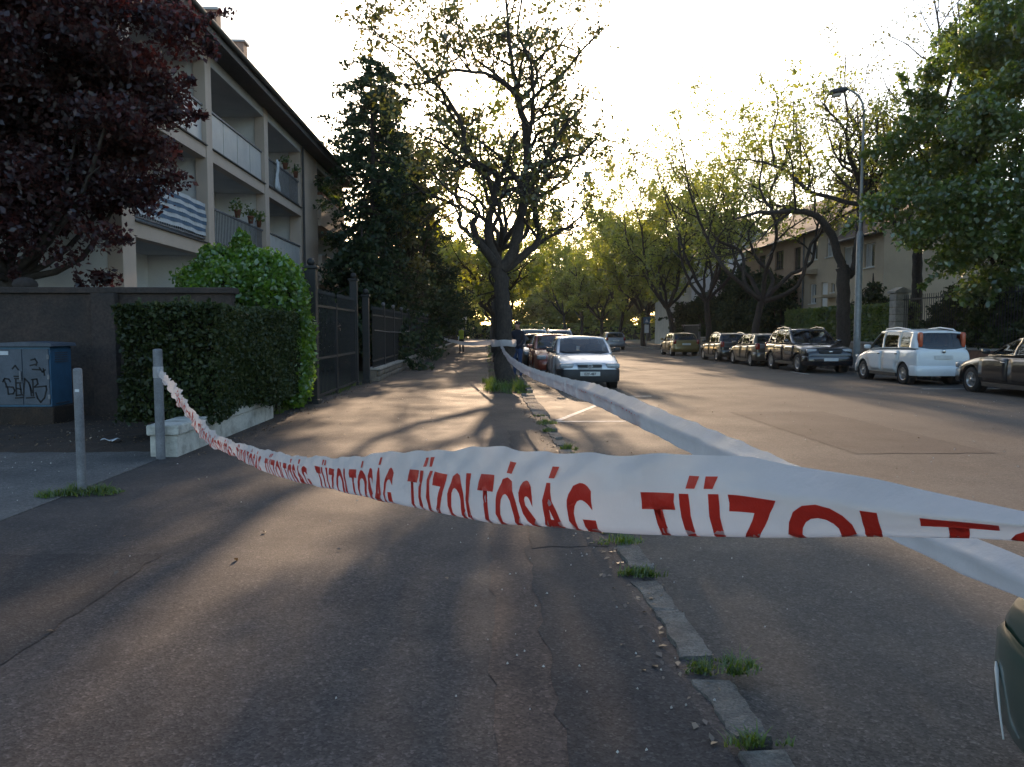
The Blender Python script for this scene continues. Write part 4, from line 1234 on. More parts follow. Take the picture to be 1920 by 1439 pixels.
def mass_tree(seed, name, label, base, trunk_h, centre, radii, nclump, per, csize, leaf_size, leafm, group=None, flatten=.55, r0=.22, bottom=-1.0, inner=.45, bark='bark', flat=.4, skip=None, extra=(), nspray=60):
    rg = np.random.default_rng(seed)
    cl = []
    cen = np.asarray(centre, float)
    while len(cl) < nclump:
        d = rg.normal(size=3); d /= np.linalg.norm(d)
        if d[2] < bottom: continue
        rr = rg.uniform(inner, 1.0) ** .6
        p = cen + d * rr * np.asarray(radii)
        if skip and skip(p): continue
        s = csize * rg.uniform(.6, 1.35)
        cl.append((p, (s, s, s * flatten), int(per * rg.uniform(.6, 1.4))))
    for e in extra: cl.append((np.asarray(e[0], float), (e[1], e[1], e[1] * flatten), int(per * e[2])))
    C = clump_points(cl, rg, .25)
    # loose sprays sticking out of the outline
    sp = []
    for k in range(nspray):
        c0 = cl[rg.integers(len(cl))]
        d = c0[0] - cen; d /= np.linalg.norm(d) + 1e-6
        d = d + rg.normal(size=3) * .4
        ln = rg.uniform(.2, .6) * csize
        t = rg.random(int(per * .12) + 4)[:, None]
        sp.append(c0[0] + d * (csize * .5 + t * ln) + rg.normal(size=(len(t), 3)) * .07 * csize)
    C = np.concatenate([C] + sp)
    limbs = [smooth_path([(0, 0, -.1), (rg.normal() * .08, rg.normal() * .08, trunk_h * .5), (cen[0] * .3, cen[1] * .3, trunk_h)], [r0 * 1.25, r0, r0 * .85], .4, rg, .1)]
    top = np.array((cen[0] * .3, cen[1] * .3, trunk_h - .1))
    for (c, r, n) in cl[::max(1, len(cl) // 26)]:
        mid = (top + c) / 2 + np.array([0, 0, -.15 * np.linalg.norm(c - top)]) + rg.normal(size=3) * .25
        limbs.append(smooth_path([top, mid, np.asarray(c)], [r0 * .42, r0 * .26, .015], .4, rg, .15))
    br, tw = sprout(limbs, rg, 1, dens=.5, start=.4, zmin=1.5)
    return finish_tree(name, label, base, br, C, leaf_size, bark, leafm, rg, group, flat)

# purple plum behind the garden wall
mass_tree(51, 'plum_tree', 'purple-leaved tree overhanging the garden wall in front of the apartment block', (-9.0, 15.0, 0), 2.6, (-.1, -.2, 6.8), (3.5, 2.3, 3.8), 280, 620, .6, .085, 'leaf_red', flatten=.6, r0=.2, inner=.2, nspray=260, skip=lambda p: p[0] > 2.1 and p[2] > 7.6,
          extra=[((-.2, -.9, 3.6), .7, .6), ((.7, -.9, 3.7), .7, .6), ((-1.2, -.9, 3.5), .7, .6), ((1.5, -.8, 3.9), .6, .6), ((-2.2, -.8, 3.5), .7, .6), ((.2, -.9, 4.3), .7, .8), ((-.8, -.9, 4.3), .7, .8), ((1.2, -.9, 4.5), .7, .8), ((2.1, -.5, 4.3), .6, .7), ((3.0, 0, 4.4), .45, .6), ((2.9, 0, 6.2), .6, .8), ((3.1, 0, 5.6), .5, .7), ((1.9, -.3, 3.3), .55, .5), ((1.2, -.4, 2.95), .5, .3), ((-.6, -.5, 2.95), .55, .3), ((-1.8, -.4, 2.9), .6, .35), ((.3, -.6, 3.0), .5, .3), ((-1.2, -.6, 3.1), .5, .4), ((2.5, 0, 4.0), .5, .6), ((2.7, 0, 5.0), .5, .7), ((-2.6, -.3, 3.0), .7, .3), ((1.0, 0, 3.6), .5, .6), ((1.6, .3, 2.55), .35, .4)])
# big deciduous tree at the right edge
mass_tree(52, 'chestnut_tree', 'big dense green tree filling the right edge behind the low brick wall', (20.4, 27.5, 0), 3.4, (.3, 0, 8.5), (6.0, 5.0, 6.0), 290, 560, .85, .15, 'leaf_deep', flatten=.8, r0=.34, inner=.35, nspray=260, skip=lambda p: p[2] > 9.3 + 2.3 * (p[0] + 5.0),
          extra=[((-6.6, -.5, 5.6), .9, .8), ((-5.8, -1, 4.9), .8, .8), ((-5.2, .5, 7.0), 1.0, .9), ((-6.0, -.6, 6.2), .8, .7), ((-4.4, -1, 3.9), .8, .8), ((-3.2, -1.5, 3.2), .9, 1), ((-1.5, -2, 2.8), .9, 1), ((.5, -2.2, 2.9), 1., 1), ((-2.5, -2, 4.2), 1, 1), ((-4.6, -1.5, 5.2), 1, 1), ((-5.2, -1.6, 6.0), .9, .9), ((-3.9, -2, 4.6), .9, 1), ((-2.6, -2.4, 3.4), .9, 1), ((-3.6, -1, 2.8), .7, .8), ((-6.9, -.6, 6.0), .6, .5)])
street_tree(53, (19.6, 35, 0), 'thin twiggy tree rising above the big green tree at the upper right', None, H=17.5, fork=5.5, nl=7, rad=5.0, r0=.24, per=1.6, size=.11, dens=1.7, leafm='leaf_spring', name='garden_tree', zmin=7)
# shrubs below the big tree, behind the railing
for k, (x, y, h, w) in enumerate([(18.6, 20.5, 2.6, 1.5), (18.7, 23.6, 3.0, 1.6), (18.5, 26.8, 3.1, 1.6), (18.7, 29.8, 3.2, 1.5)]):
    mass_tree(60 + k, 'shrub', ['dark shrub behind the railing at the right edge', 'second dark shrub behind the railing from the right edge', 'third dark shrub behind the railing from the right edge', 'dark shrub behind the railing next to the stone pillar'][k],
              (x, y, 0), .6, (0, 0, h * .55), (w, w, h * .5), 40, 260, .5, .14, 'leaf_hedge', 'shrubs behind the railing', flatten=.8, r0=.06, inner=.2, nspray=30)

# --- conifers
def conifer(seed, base, label, H, rad, z0, leafm='leaf_conifer', nwh=40, per=55, size=.14, name='spruce_tree', pw=.8, group='conifers behind the iron fence'):
    rg = np.random.default_rng(seed)
    limbs = [smooth_path([(0, 0, -.1), (.05, 0, H * .5), (0, .05, H)], [.2, .13, .02], .5, rg, .05)]
    br = list(limbs); Cs = []
    for w in range(nwh):
        z = z0 + (H - .3 - z0) * w / nwh
        rr = rad * (1 - (z - z0) / (H - z0)) ** pw * rg.uniform(.75, 1.1) + .15
        for k in range(6):
            a = rg.uniform(0, 6.28)
            ln = rr * rg.choice([rg.uniform(.35, .8), rg.uniform(.8, 1.3)])
            d = np.array((math.cos(a), math.sin(a), 0))
            P = np.array([(0, 0, z), d * ln * .4 + (0, 0, z - .05 * ln), d * ln * .8 + (0, 0, z - .22 * ln), d * ln + (0, 0, z - .25 * ln)])
            br.append((P, np.linspace(.03, .006, 4)))
            n = int(per * (ln / rad + .25))
            t = rg.uniform(.1, 1, n) ** .7 * 2.999
            i = t.astype(int); q = P[i] + (P[i + 1] - P[i]) * (t - i)[:, None]
            q = q + rg.normal(size=(n, 3)) * np.array([.11, .11, .06]) * (.6 + ln * .35)
            q[:, 2] -= np.abs(rg.normal(0, .12, n))
            Cs.append(q)
    return finish_tree(name, label, base, br, np.concatenate(Cs), size, 'bark', leafm, rg, group, flat=.2)
conifer(71, (-5.05, 34.5, 0), 'tall dark conifer at the end of the apartment block', 13.8, 2.9, 1.0, nwh=44, per=85, size=.15, pw=.3)
conifer(72, (-5.5, 41, 0), 'second tall conifer, lighter green at its top', 14.4, 2.9, 1.2, 'leaf_hedge', nwh=42, per=80, size=.17, pw=.32)
conifer(73, (-4.9, 30.5, 0), 'lower dark conifer spreading over the iron fence', 5.6, 2.2, .8, nwh=28, per=100, size=.17, pw=.6)
conifer(74, (-4.0, 46, 0), 'mid-height dark conifer farther along the iron fence', 9.6, 2.9, 2.0, nwh=34, per=80, size=.18, pw=.5)
conifer(75, (-4.0, 56, 0), 'dark conifer near the distant officer on the pavement', 9.4, 3.2, 2.2, nwh=34, per=80, size=.19, pw=.5)
mass_tree(76, 'garden_tree', 'brownish-green tree overhanging the far pavement', (-4.6, 68, 0), 2.4, (.4, 0, 5.6), (3.4, 3.6, 3.4), 90, 130, .9, .22, 'leaf_spring', 'trees behind the iron fence', r0=.2, inner=.2)
mass_tree(77, 'garden_tree', 'far tree closing the left side above the pale house', (-5.5, 90, 0), 3, (.5, 0, 7), (5, 4.5, 4.5), 90, 130, 1.2, .28, 'leaf_spring', 'trees behind the iron fence', r0=.24, inner=.2)
mass_tree(78, 'garden_tree', 'yellowish leafy tree squeezed beside the tall conifers', (-4.6, 39, 0), 3, (.5, 0, 7.8), (1.7, 1.8, 3.6), 75, 120, .65, .16, 'leaf_spring', 'trees behind the iron fence', r0=.14, inner=.2)
# dark evergreens in the front gardens on the right
def yew(seed, x, y, H, w, label):
    mass_tree(seed, 'evergreen_tree', label, (x, y, 0), 1.2, (0, 0, H * .52), (w, w, H * .48), 70, 230, .75, .19, 'leaf_conifer', 'evergreens in the front gardens', flatten=.7, r0=.16, inner=.15, nspray=60)
yew(81, 18.9, 50.5, 5.2, 1.7, 'dark evergreen in front of the rosy house')
yew(82, 18.8, 54.5, 6.2, 2.1, 'broad dark evergreen left of the rosy house front')
yew(83, 18.6, 60.5, 6.4, 2.3, 'tall dark evergreen between the rosy house and the villa')
yew(84, 18.4, 68.5, 4.4, 1.7, 'small dark evergreen in front of the pale villa')
conifer(85, (18.6, 37.0, 0), 'small brownish conifer at the corner of the end house', 4.3, 1.5, .6, 'leaf_hedge', nwh=20, per=50, size=.16, group='evergreens in the front gardens')
# background trees that close the street
bgt = mass_tree(91, 'background_tree', 'yellow-green tree behind the street end, left of the centre', (6, 150, 0), 4, (0, 0, 7.5), (8, 5, 7), 150, 150, 1.7, .38, 'leaf_yellow', 'trees at the end of the street', r0=.3, inner=.15)
for p, s, rz, lb in [((11, 143, 0), .75, 5.0, 'nearer yellow-green tree at the end of the street'), ((20, 141, 0), .8, 2.8, 'yellow-green tree at the end of the street, right of the nearer one'), ((17, 152, 0), .9, 1.0, 'yellow-green tree closing the street, middle of the group'), ((-5, 165, 0), 1.1, 2.0, 'distant tree behind the far pale house'), ((27, 150, 0), 1.1, 3.0, 'distant tree behind the right row, left one'), ((38, 145, 0), 1.2, 4.2, 'distant tree behind the right row, right one'), ((-20, 170, 0), 1.2, .4, 'distant tree at the far left behind the conifers')]:
    c = copy_tree(bgt); c.location = p; c.scale = (s, s, s); c.rotation_euler = (0, 0, rz); c['label'] = lb
bg2 = mass_tree(92, 'background_tree', 'brownish spring tree in the gardens behind the houses, nearest', (31, 62, 0), 4, (0, 0, 8.5), (5, 5, 5.5), 110, 100, 1.2, .3, 'leaf_spring', 'trees behind the houses', r0=.26, inner=.15)
for p, s, rz, lb in [((30, 78, 0), 1.0, 1.2, 'brownish spring tree behind the gap beside the villa'), ((27, 98, 0), 1.0, 2.6, 'brownish spring tree behind the villa'), ((24, 115, 0), 1.1, 3.6, 'brownish spring tree far behind the villa')]:
    c = copy_tree(bg2); c.location = p; c.scale = (s, s, s); c.rotation_euler = (0, 0, rz); c['label'] = lb

# ------------------------------------------------------------------ hedges and creeper
def hedge(name, label, x0, x1, y0, y1, z0, z1, n, size, leafm, group=None, seed=1, bulge=.12):
    rg = np.random.default_rng(seed)
    t = thing(name, label, 'hedge', ((x0 + x1) / 2, (y0 + y1) / 2, z0), group=group)
    o = np.array([(x0 + x1) / 2, (y0 + y1) / 2, z0])
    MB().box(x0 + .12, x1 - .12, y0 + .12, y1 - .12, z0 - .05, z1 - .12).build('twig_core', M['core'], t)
    h = np.array([(x1 - x0) / 2, (y1 - y0) / 2, (z1 - z0) / 2])
    A = [h[1] * h[2], h[1] * h[2], h[0] * h[2], h[0] * h[2], h[0] * h[1]]
    f = rg.choice(5, n, p=np.array(A) / sum(A))
    q = rg.uniform(-1, 1, (n, 3))
    for k, (ax, s) in enumerate([(0, -1), (0, 1), (1, -1), (1, 1), (2, 1)]): q[f == k, ax] = s
    P = q * h + np.array([0, 0, h[2]])
    lum = np.sin(P[:, 0] * 2.3 + 1) * np.cos(P[:, 1] * 2.9) + np.sin(P[:, 2] * 3.7 + P[:, 1] * 2)
    dirn = P - np.array([0, 0, h[2]]); dirn /= np.linalg.norm(dirn, axis=1)[:, None]
    P = P + dirn * (lum * bulge * .4 + rg.normal(0, .05, n) - .03)[:, None]
    # stray shoots growing out of the clipped faces
    sh = []
    for k in range(int(n / 400)):
        p0 = P[rg.integers(n)]
        d = dirn[rg.integers(n)] * .3 + np.array([rg.normal() * .5, rg.normal() * .5, 1.0])
        d /= np.linalg.norm(d)
        m = 14
        tt = rg.random(m)[:, None]
        sh.append(p0 + d * tt * rg.uniform(.05, .22) + rg.normal(size=(m, 3)) * .012)
    P = np.concatenate([P] + sh)
    link('foliage', leaves_mesh('foliage', P, size, rg), M[leafm], t)
    return t
hedge('hedge', 'clipped dark hedge on the low white wall beside the pavement', -4.86, -3.58, 10.3, 14.7, .38, 1.84, 70000, .05, 'leaf_hedge', seed=4, bulge=.2)
hedge('hedge', 'dark green hedge across the road in front of the sand-coloured house', 17.6, 18.6, 33, 45.5, 1.0, 2.7, 16000, .14, 'leaf_deep', 'hedges across the road', seed=5)
hedge('hedge', 'very dark hedge across the road in front of the evergreens', 17.5, 18.5, 50, 62, .9, 2.2, 9000, .15, 'leaf_hedge', 'hedges across the road', seed=6)

hedge('hedge', 'far low hedge closing the end of the street', -3, 40, 136, 140, 0, 2.3, 12000, .42, 'leaf_yellow', seed=7, bulge=1.6)

def creeper():
    rg = np.random.default_rng(14)
    base = np.array([-4.62, 15.3, 0.0])
    t = thing('creeper', 'bright green creeper mounded over the wall corner beside the gate', 'creeper', tuple(base))
    lobes = [((-.25, 0, 2.2), (1.05, .7, .75)), ((.4, -.1, 2.0), (.65, .65, .9)), ((.76, -.2, 1.35), (.44, .7, .85)), ((.86, -.15, .72), (.30, .6, .68)), ((-.55, 0, 2.65), (.45, .45, .45)), ((-.05, 0, 2.8), (.36, .35, .4)), ((-.15, .0, 3.1), (.17, .2, .33)), ((-1.0, .1, 2.0), (.55, .5, .5)), ((.5, 0, 2.6), (.4, .4, .35)), ((-1.3, .1, 1.7), (.35, .4, .4)), ((-.75, 0, 2.95), (.16, .2, .22)), ((.75, 0, 2.35), (.25, .3, .3))]
    P = []
    for c, r in lobes:
        n = int(17000 * r[0] * r[2])
        d = rg.normal(size=(n, 3)); d /= np.linalg.norm(d, axis=1)[:, None]
        lum = 1 + .10 * np.sin(d[:, 0] * 7 + c[2] * 5) * np.cos(d[:, 2] * 8 + c[0] * 4) + .05 * np.sin(d[:, 1] * 13)
        P.append(np.array(c) + d * np.array(r) * (lum * rg.normal(.97, .11, n))[:, None])
    P = np.concatenate(P)
    P = P[P[:, 2] > .08]
    link('foliage', leaves_mesh('foliage', P, .085, rg, .2), M['leaf_ivy'], t)
    b = MB()
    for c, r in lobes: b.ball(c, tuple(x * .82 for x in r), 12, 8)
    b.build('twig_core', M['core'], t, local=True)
    b = MB()
    for k in range(5):
        x = .5 + .1 * k
        b.tube([(x, -.2 + .08 * k, 0), (x + .05, -.15, .8), (x - .15, 0, 1.7)], [.03, .025, .015], 6)
    b.build('stem', M['bark'], t, local=True)
creeper()

# ------------------------------------------------------------------ grass and weeds
def blades(name, spots, rg, material, parent=None, kind='stuff'):
    """spots: (x, y, z, rx, ry, n, height)"""
    V, F = [], []
    base = 0
    for (x, y, z, rx, ry, n, h) in spots:
        nc = max(3, n // 18)                          # a tuft is several small bunches of uneven height
        ci = rg.integers(0, nc, n)
        ca, cr = rg.uniform(0, 6.283, nc), np.sqrt(rg.random(nc))
        px = x + (np.cos(ca) * cr)[ci] * rx + rg.normal(0, .16 * rx, n)
        py = y + (np.sin(ca) * cr)[ci] * ry + rg.normal(0, .16 * ry, n)
        hh = h * rg.uniform(.3, 1.1, n) * (rg.uniform(.45, 1.25, nc) * (1.1 - .55 * cr))[ci]
        a, rr = ca[ci], cr[ci]
        la = rg.uniform(0, 6.283, n); ln = hh * rg.uniform(.2, 1.5, n)
        dx, dy = np.cos(la), np.sin(la)
        w = rg.uniform(.0018, .0055, n)
        z0 = np.full(n, z)
        B = np.stack([px, py, z0], 1)
        S = np.stack([-dy * w, dx * w, np.zeros(n)], 1)
        Mid = B + np.stack([dx * ln * .35, dy * ln * .35, hh * .65], 1)
        Tip = B + np.stack([dx * ln, dy * ln, hh], 1)
        v = np.stack([B - S, B + S, Mid + S * .8, Mid - S * .8, Tip + S * .1, Tip - S * .1], 1).reshape(-1, 3)
        V.append(v)
        i = base + np.arange(n)[:, None] * 6
        F.append(np.concatenate([i + np.array([[0, 1, 2, 3]]), i + np.array([[3, 2, 4, 5]])]))
        base += n * 6
    o = link(name, mesh_np(name, np.concatenate(V), np.concatenate(F)), material)
    return tag(o, kind=kind)
gr_ = np.random.default_rng(77)
pit = []
for k in range(70):
    pit.append((gr_.uniform(.0, .92), gr_.uniform(18.7, 22.3), .06, .16, .2, 90, gr_.uniform(.14, .34)))
blades('tree_pit_grass', pit, gr_, M['grass'])
vs2 = [(gr_.uniform(.02, .25) if gr_.random() < .6 else gr_.uniform(.6, .9), gr_.uniform(22.5, 75), .06, .1, .35, 26, gr_.uniform(.06, .2)) for k in range(90)]
blades('verge_grass', vs2, gr_, M['grass'])
wd = [(KX + .03, 2.66, .06, .11, .05, 150, .075), (KX + .10, 3.31, .05, .13, .08, 330, .075), (KX + .0, 3.30, .05, .09, .06, 100, .05), (KX - .02, 4.64, .05, .14, .08, 260, .07), (KX + .04, 4.62, .05, .09, .07, 120, .06),
      (KX - .03, 5.36, .05, .15, .08, 280, .07), (KX - .04, 5.66, .05, .13, .07, 150, .06), (KX - .06, 6.0, .05, .17, .09, 330, .075), (KX + .08, 9.75, .04, .1, .2, 240, .1), (KX + .05, 9.1, .04, .1, .15, 100, .08),
      (KX - .02, 12.4, .05, .15, .25, 280, .1), (KX - .05, 11.45, .05, .1, .15, 140, .08), (KX - .05, 13.45, .05, .1, .15, 100, .07), (KX - .16, 18.3, .05, .3, .1, 160, .12), (KX, 7.85, .05, .06, .06, 60, .06), (KX - .1, 15.1, .05, .05, .3, 60, .05)]
blades('kerb_weeds', wd, gr_, M['grass'])
bw = [(-3.75, 7.12, .055, .3, .14, 700, .085), (-3.94, 7.04, .055, .16, .1, 260, .07), (-3.54, 7.22, .055, .14, .1, 260, .08), (-3.79, 7.32, .055, .2, .1, 200, .1)]
blades('bollard_grass', bw, gr_, M['grass'])
gt = [(-3.75 + gr_.uniform(-.2, .12), 16.7 + gr_.uniform(0, 5.4), .04, .14, .3, 70, .12) for k in range(26)] + [(-3.75, 15.4 + .25 * k, .04, .12, .12, 90, .16) for k in range(4)] + [(-3.8, 13.5 + .3 * k, .05, .08, .2, 60, .12) for k in range(7)]
blades('gate_grass', gt, gr_, M['grass'])
lw = [(gr_.uniform(-9, -4), gr_.uniform(100, 120), .05, .6, .6, 60, .25) for k in range(60)]
blades('lawn_grass', lw, gr_, M['grass'])

# fallen petals, pebbles and dry stalks on the asphalt
V, F = [], []
b = MB()
spots = [(rng.uniform(-3.6, 12), rng.uniform(2.6, 22)) for _ in range(240)] + [(rng.gauss(.6, .5), rng.uniform(2.6, 8)) for _ in range(90)] + [(rng.uniform(-6, -3.9), rng.uniform(6, 13)) for _ in range(70)]
for (x, y) in spots:
    s = rng.uniform(.003, .009) * (1.6 if y > 8 else 1)
    z = .06 if x < KX else .012
    if y > 9.6 and x < -3.9: z = .12
    a = rng.uniform(0, 3.1)
    ca, sa = math.cos(a) * s, math.sin(a) * s
    b.add([(x - ca, y - sa, z - .006), (x + sa * .8, y - ca * .8, z - .004), (x + ca, y + sa, z - .006), (x - sa * .8, y + ca * .8, z - .005), (x, y, z + s * .5)], [(0, 1, 4), (1, 2, 4), (2, 3, 4), (3, 0, 4)])
tag(b.build('scattered_grit', M['pebble']), kind='stuff')
# brown leaf litter gathered along the hedge foot, the kerb and the verge
lt_ = np.random.default_rng(99)
Cx = [np.column_stack([lt_.normal(-3.45, .12, 500), lt_.uniform(9.2, 22, 500), np.full(500, .055)]), np.column_stack([lt_.normal(KX - .12, .1, 420), lt_.uniform(2.6, 18, 420), np.full(420, .058)]),
      np.column_stack([lt_.normal(0, .12, 700), lt_.uniform(18.5, 60, 700), np.full(700, .07)]), np.column_stack([lt_.uniform(-9, -4.1, 900), lt_.uniform(9.6, 13.4, 900), np.full(900, .125)]), np.column_stack([lt_.uniform(-3.5, 8, 160), lt_.uniform(3, 20, 160), np.full(160, .056)])]
Cx = np.concatenate(Cx)
Cx[(Cx[:, 0] > KX + .08), 2] = .012
M['litter'] = leaf_mat('dry brown leaf', (0.10, 0.062, 0.03), (0.15, 0.095, 0.045), .2, (0.22, 0.15, 0.075))
tag(link('leaf_litter', leaves_mesh('leaf_litter', Cx, .028, lt_, 4.0), M['litter']), kind='stuff')
paper = MB().grid([[(-5.02 + .05 * i + .01 * j, 10.1 + .03 * j, .13 + .02 * math.sin(i * 1.7 + j)) for j in range(4)] for i in range(5)]).build('paper_scrap', M['stripe_white'])
s_ = paper.modifiers.new('thick', 'SOLIDIFY'); s_.thickness = .004
tag(paper, 'crumpled white paper scrap on the brown soil beside the thicker bollard', 'paper')
# ------------------------------------------------------------------ cars
def paint(name, c, flake=0.3, rough=0.32):
    return surf(name, c, tuple(x * .9 for x in c), rough=rough, scale=1.5, metallic=flake, spec=.5, coat=.8)
M['tyre'] = surf('tyre rubber', (0.014, 0.014, 0.015), (0.02, 0.02, 0.02), rough=.85, scale=12)
M['rim'] = surf('alloy rim', (0.34, 0.35, 0.36), (0.26, 0.27, 0.28), rough=.35, metallic=.8, scale=8)
M['car_glass'] = glass_mat('car glass', (0.55, 0.60, 0.58), .045)
M['car_glass_dark'] = glass_mat('dark car glass', (0.12, 0.14, 0.15), .06)
M['interior'] = surf('dark car interior', (0.022, 0.023, 0.026), (0.03, 0.03, 0.033), rough=.8, scale=7)
M['headlight'] = surf('headlight lens', (0.30, 0.32, 0.34), (0.18, 0.20, 0.22), rough=.12, scale=14, spec=.8, coat=.6)
M['amber'] = surf('amber lens', (0.45, 0.18, 0.04), (0.35, 0.13, 0.03), rough=.2, scale=10)
M['taillight'] = surf('red lens', (0.28, 0.022, 0.012), (0.20, 0.015, 0.01), rough=.2, scale=12, spec=.6, coat=.5)
M['taillight_tall'] = surf('orange red lens', (0.42, 0.085, 0.03), (0.34, 0.05, 0.02), rough=.25, scale=9, spec=.6)
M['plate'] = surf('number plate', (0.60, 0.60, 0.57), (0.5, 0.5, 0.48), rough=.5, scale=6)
M['plate_ink'] = surf('plate lettering', (0.015, 0.015, 0.018), (0.02, 0.02, 0.02), rough=.6, scale=6)
M['chrome'] = surf('chrome trim', (0.55, 0.56, 0.57), (0.45, 0.46, 0.47), rough=.18, metallic=1.0, scale=5)

def apply_mods(o):
    dg = bpy.context.evaluated_depsgraph_get()
    me = bpy.data.meshes.new_from_object(o.evaluated_get(dg))
    old = o.data
    o.modifiers.clear()
    o.data = me
    bpy.data.meshes.remove(old)

def interp(tab, y):
    ys = [p[0] for p in tab]
    return [float(np.interp(y, ys, [p[k] for p in tab])) for k in range(1, len(tab[0]))]

def make_car(name, label, S, pm, loc, rz, group='cars parked along the street', glass='car_glass', plate=None):
    """S: dict of the car's own measures; front is +y, ground z = 0"""
    t = thing(name, label, 'car', loc, rz, group)
    W, L = S['W'] / 2, S['L']
    yf, yr = L / 2, -L / 2
    top = S['top']                      # (y, z) upper edge of bonnet, belt, tailgate
    zb = S.get('sill', .2)
    ra, wr_ = S['r'], S.get('tw', .19)
    ax_f, ax_r = S['axf'], S['axr']
    kf, kr = S.get('kf', .20), S.get('kr', .13)
    def halfw(y):
        w = W
        if y > yf - .75: w *= 1 - kf * ((y - (yf - .75)) / .75) ** 2.4
        if y < yr + .55: w *= 1 - kr * (((yr + .55) - y) / .55) ** 2.4
        return w
    def low(y):
        z = zb
        if y > yf - .5: z += .10 * ((y - (yf - .5)) / .5) ** 2
        if y < yr + .4: z += .12 * (((yr + .4) - y) / .4) ** 2
        return z
    ys = sorted(set([yr, yr + .03, yr + .1, yr + .25, yr + .5, yf, yf - .03, yf - .1, yf - .25, yf - .5] + [p[0] for p in top] + list(np.linspace(yr + .7, yf - .7, 9))))
    P = []
    for y in ys:
        w, z0, zt = halfw(y), low(y), interp(top, y)[0]
        h = zt - z0
        row = [(0, z0), (w * .82, z0), (w * .955, z0 + .05), (w * .992, z0 + .16 * min(1, h / .6)), (w, z0 + .45 * h), (w * .992, z0 + .72 * h), (w * .965, zt - .075 * min(1, h / .5)), (w * .90, zt - .018), (w * .6, zt + .012), (0, zt + .02)]
        P.append([(x, y, z) for x, z in row] + [(-x, y, z) for x, z in row[-2:0:-1]])
    b = MB()
    n = len(P[0])
    vs_ = [p for r_ in P for p in r_]
    fs = [(i * n + j, i * n + (j + 1) % n, (i + 1) * n + (j + 1) % n, (i + 1) * n + j) for i in range(len(P) - 1) for j in range(n)]
    fs += [tuple(range(n - 1, -1, -1)), tuple((len(P) - 1) * n + k for k in range(n))]
    b.add(vs_, fs, True)
    body = b.build('body', pm, t, local=True)
    bmx = bmesh.new(); bmx.from_mesh(body.data); bmesh.ops.recalc_face_normals(bmx, faces=bmx.faces); bmx.to_mesh(body.data); bmx.free()
    sb = body.modifiers.new('s', 'SUBSURF'); sb.levels = sb.render_levels = 1
    cut = []
    for ay in (ax_f, ax_r):
        for s in (-1, 1):
            c = MB()
            c.lathe([(0, 0), (ra + .055, 0), (ra + .055, .5), (0, .5)], c=(W - .27 if s > 0 else -W - .23, ay, ra + .01), axis='x', n=28)
            co = c.build('cut', None, None, local=True)
            bmx = bmesh.new(); bmx.from_mesh(co.data); bmesh.ops.remove_doubles(bmx, verts=bmx.verts, dist=1e-5); bmesh.ops.recalc_face_normals(bmx, faces=bmx.faces); bmx.to_mesh(co.data); bmx.free()
            m = body.modifiers.new('b', 'BOOLEAN'); m.operation = 'DIFFERENCE'; m.object = co; m.solver = 'EXACT'
            cut.append(co)
    bpy.context.view_layer.update()
    rot = t.rotation_euler.copy(); lc = t.location.copy()
    t.rotation_euler = (0, 0, 0); t.location = (0, 0, 0); bpy.context.view_layer.update()
    apply_mods(body)
    t.rotation_euler = rot; t.location = lc
    for co in cut:
        me = co.data; bpy.data.objects.remove(co); bpy.data.meshes.remove(me)
    if len(body.data.materials) == 0: body.data.materials.append(pm)
    body.data.polygons.foreach_set('use_smooth', [True] * len(body.data.polygons))
    try: body.data.set_sharp_from_angle(angle=R(38))
    except Exception: pass
    # wheels
    tm = MB().lathe([(ra * .62, -.5 * wr_), (ra * .9, -.5 * wr_), (ra * .985, -.36 * wr_), (ra, -.2 * wr_), (ra, .2 * wr_), (ra * .985, .36 * wr_), (ra * .9, .5 * wr_), (ra * .62, .5 * wr_)], axis='x', n=28).mesh('wheel')
    tm.materials.append(M['tyre'])
    rb = MB().lathe([(ra * .66, .42 * wr_), (ra * .62, .5 * wr_), (ra * .57, .47 * wr_), (ra * .55, .2 * wr_), (.001, .18 * wr_)], axis='x', n=24)
    ns = S.get('spokes', 5)
    for k in range(ns):
        a = 2 * math.pi * k / ns
        c, s = math.cos(a), math.sin(a)
        def Q(r, o, x): return (x, r * c - o * s, r * s + o * c)
        x1 = .46 * wr_
        rb.add([Q(.03, -.035, x1), Q(.03, .035, x1), Q(ra * .6, .026, x1 - .01), Q(ra * .6, -.026, x1 - .01), Q(.03, -.04, x1 - .04), Q(.03, .04, x1 - .04), Q(ra * .6, .03, x1 - .05), Q(ra * .6, -.03, x1 - .05)],
               [(0, 1, 2, 3), (0, 4, 5, 1), (1, 5, 6, 2), (3, 2, 6, 7), (0, 3, 7, 4)])
    rb.lathe([(.055, .38 * wr_), (.055, .48 * wr_), (0.001, .5 * wr_)], axis='x', n=12)
    rm = rb.mesh('rim'); rm.materials.append(M['rim'])
    well = MB().lathe([(.001, 0), (ra + .05, 0), (ra + .05, .22)], axis='x', n=24).mesh('wheel_well'); well.materials.append(M['dark_plastic'])
    for ay in (ax_f, ax_r):
        for s in (-1, 1):
            w = link('wheel', tm, None, t, (s * (W - .03 - wr_ / 2), ay, ra))
            if s < 0: w.rotation_euler = (0, 0, math.pi)
            link('rim', rm, None, w)
            q = link('wheel_well', well, None, t, (s * (W - .262), ay, ra + .01))
            if s < 0: q.rotation_euler = (0, 0, math.pi)
    # greenhouse
    G = S['green']
    zR = S['H']
    wbF, wrF = G.get('wb', .925), G.get('wr', .78)
    yA, yB, yC, yD = G['A'], G['B'], G['C'], G['D']        # windscreen foot, windscreen head, roof rear, rear glass foot
    zl = lambda y: interp(top, y)[0] - .012
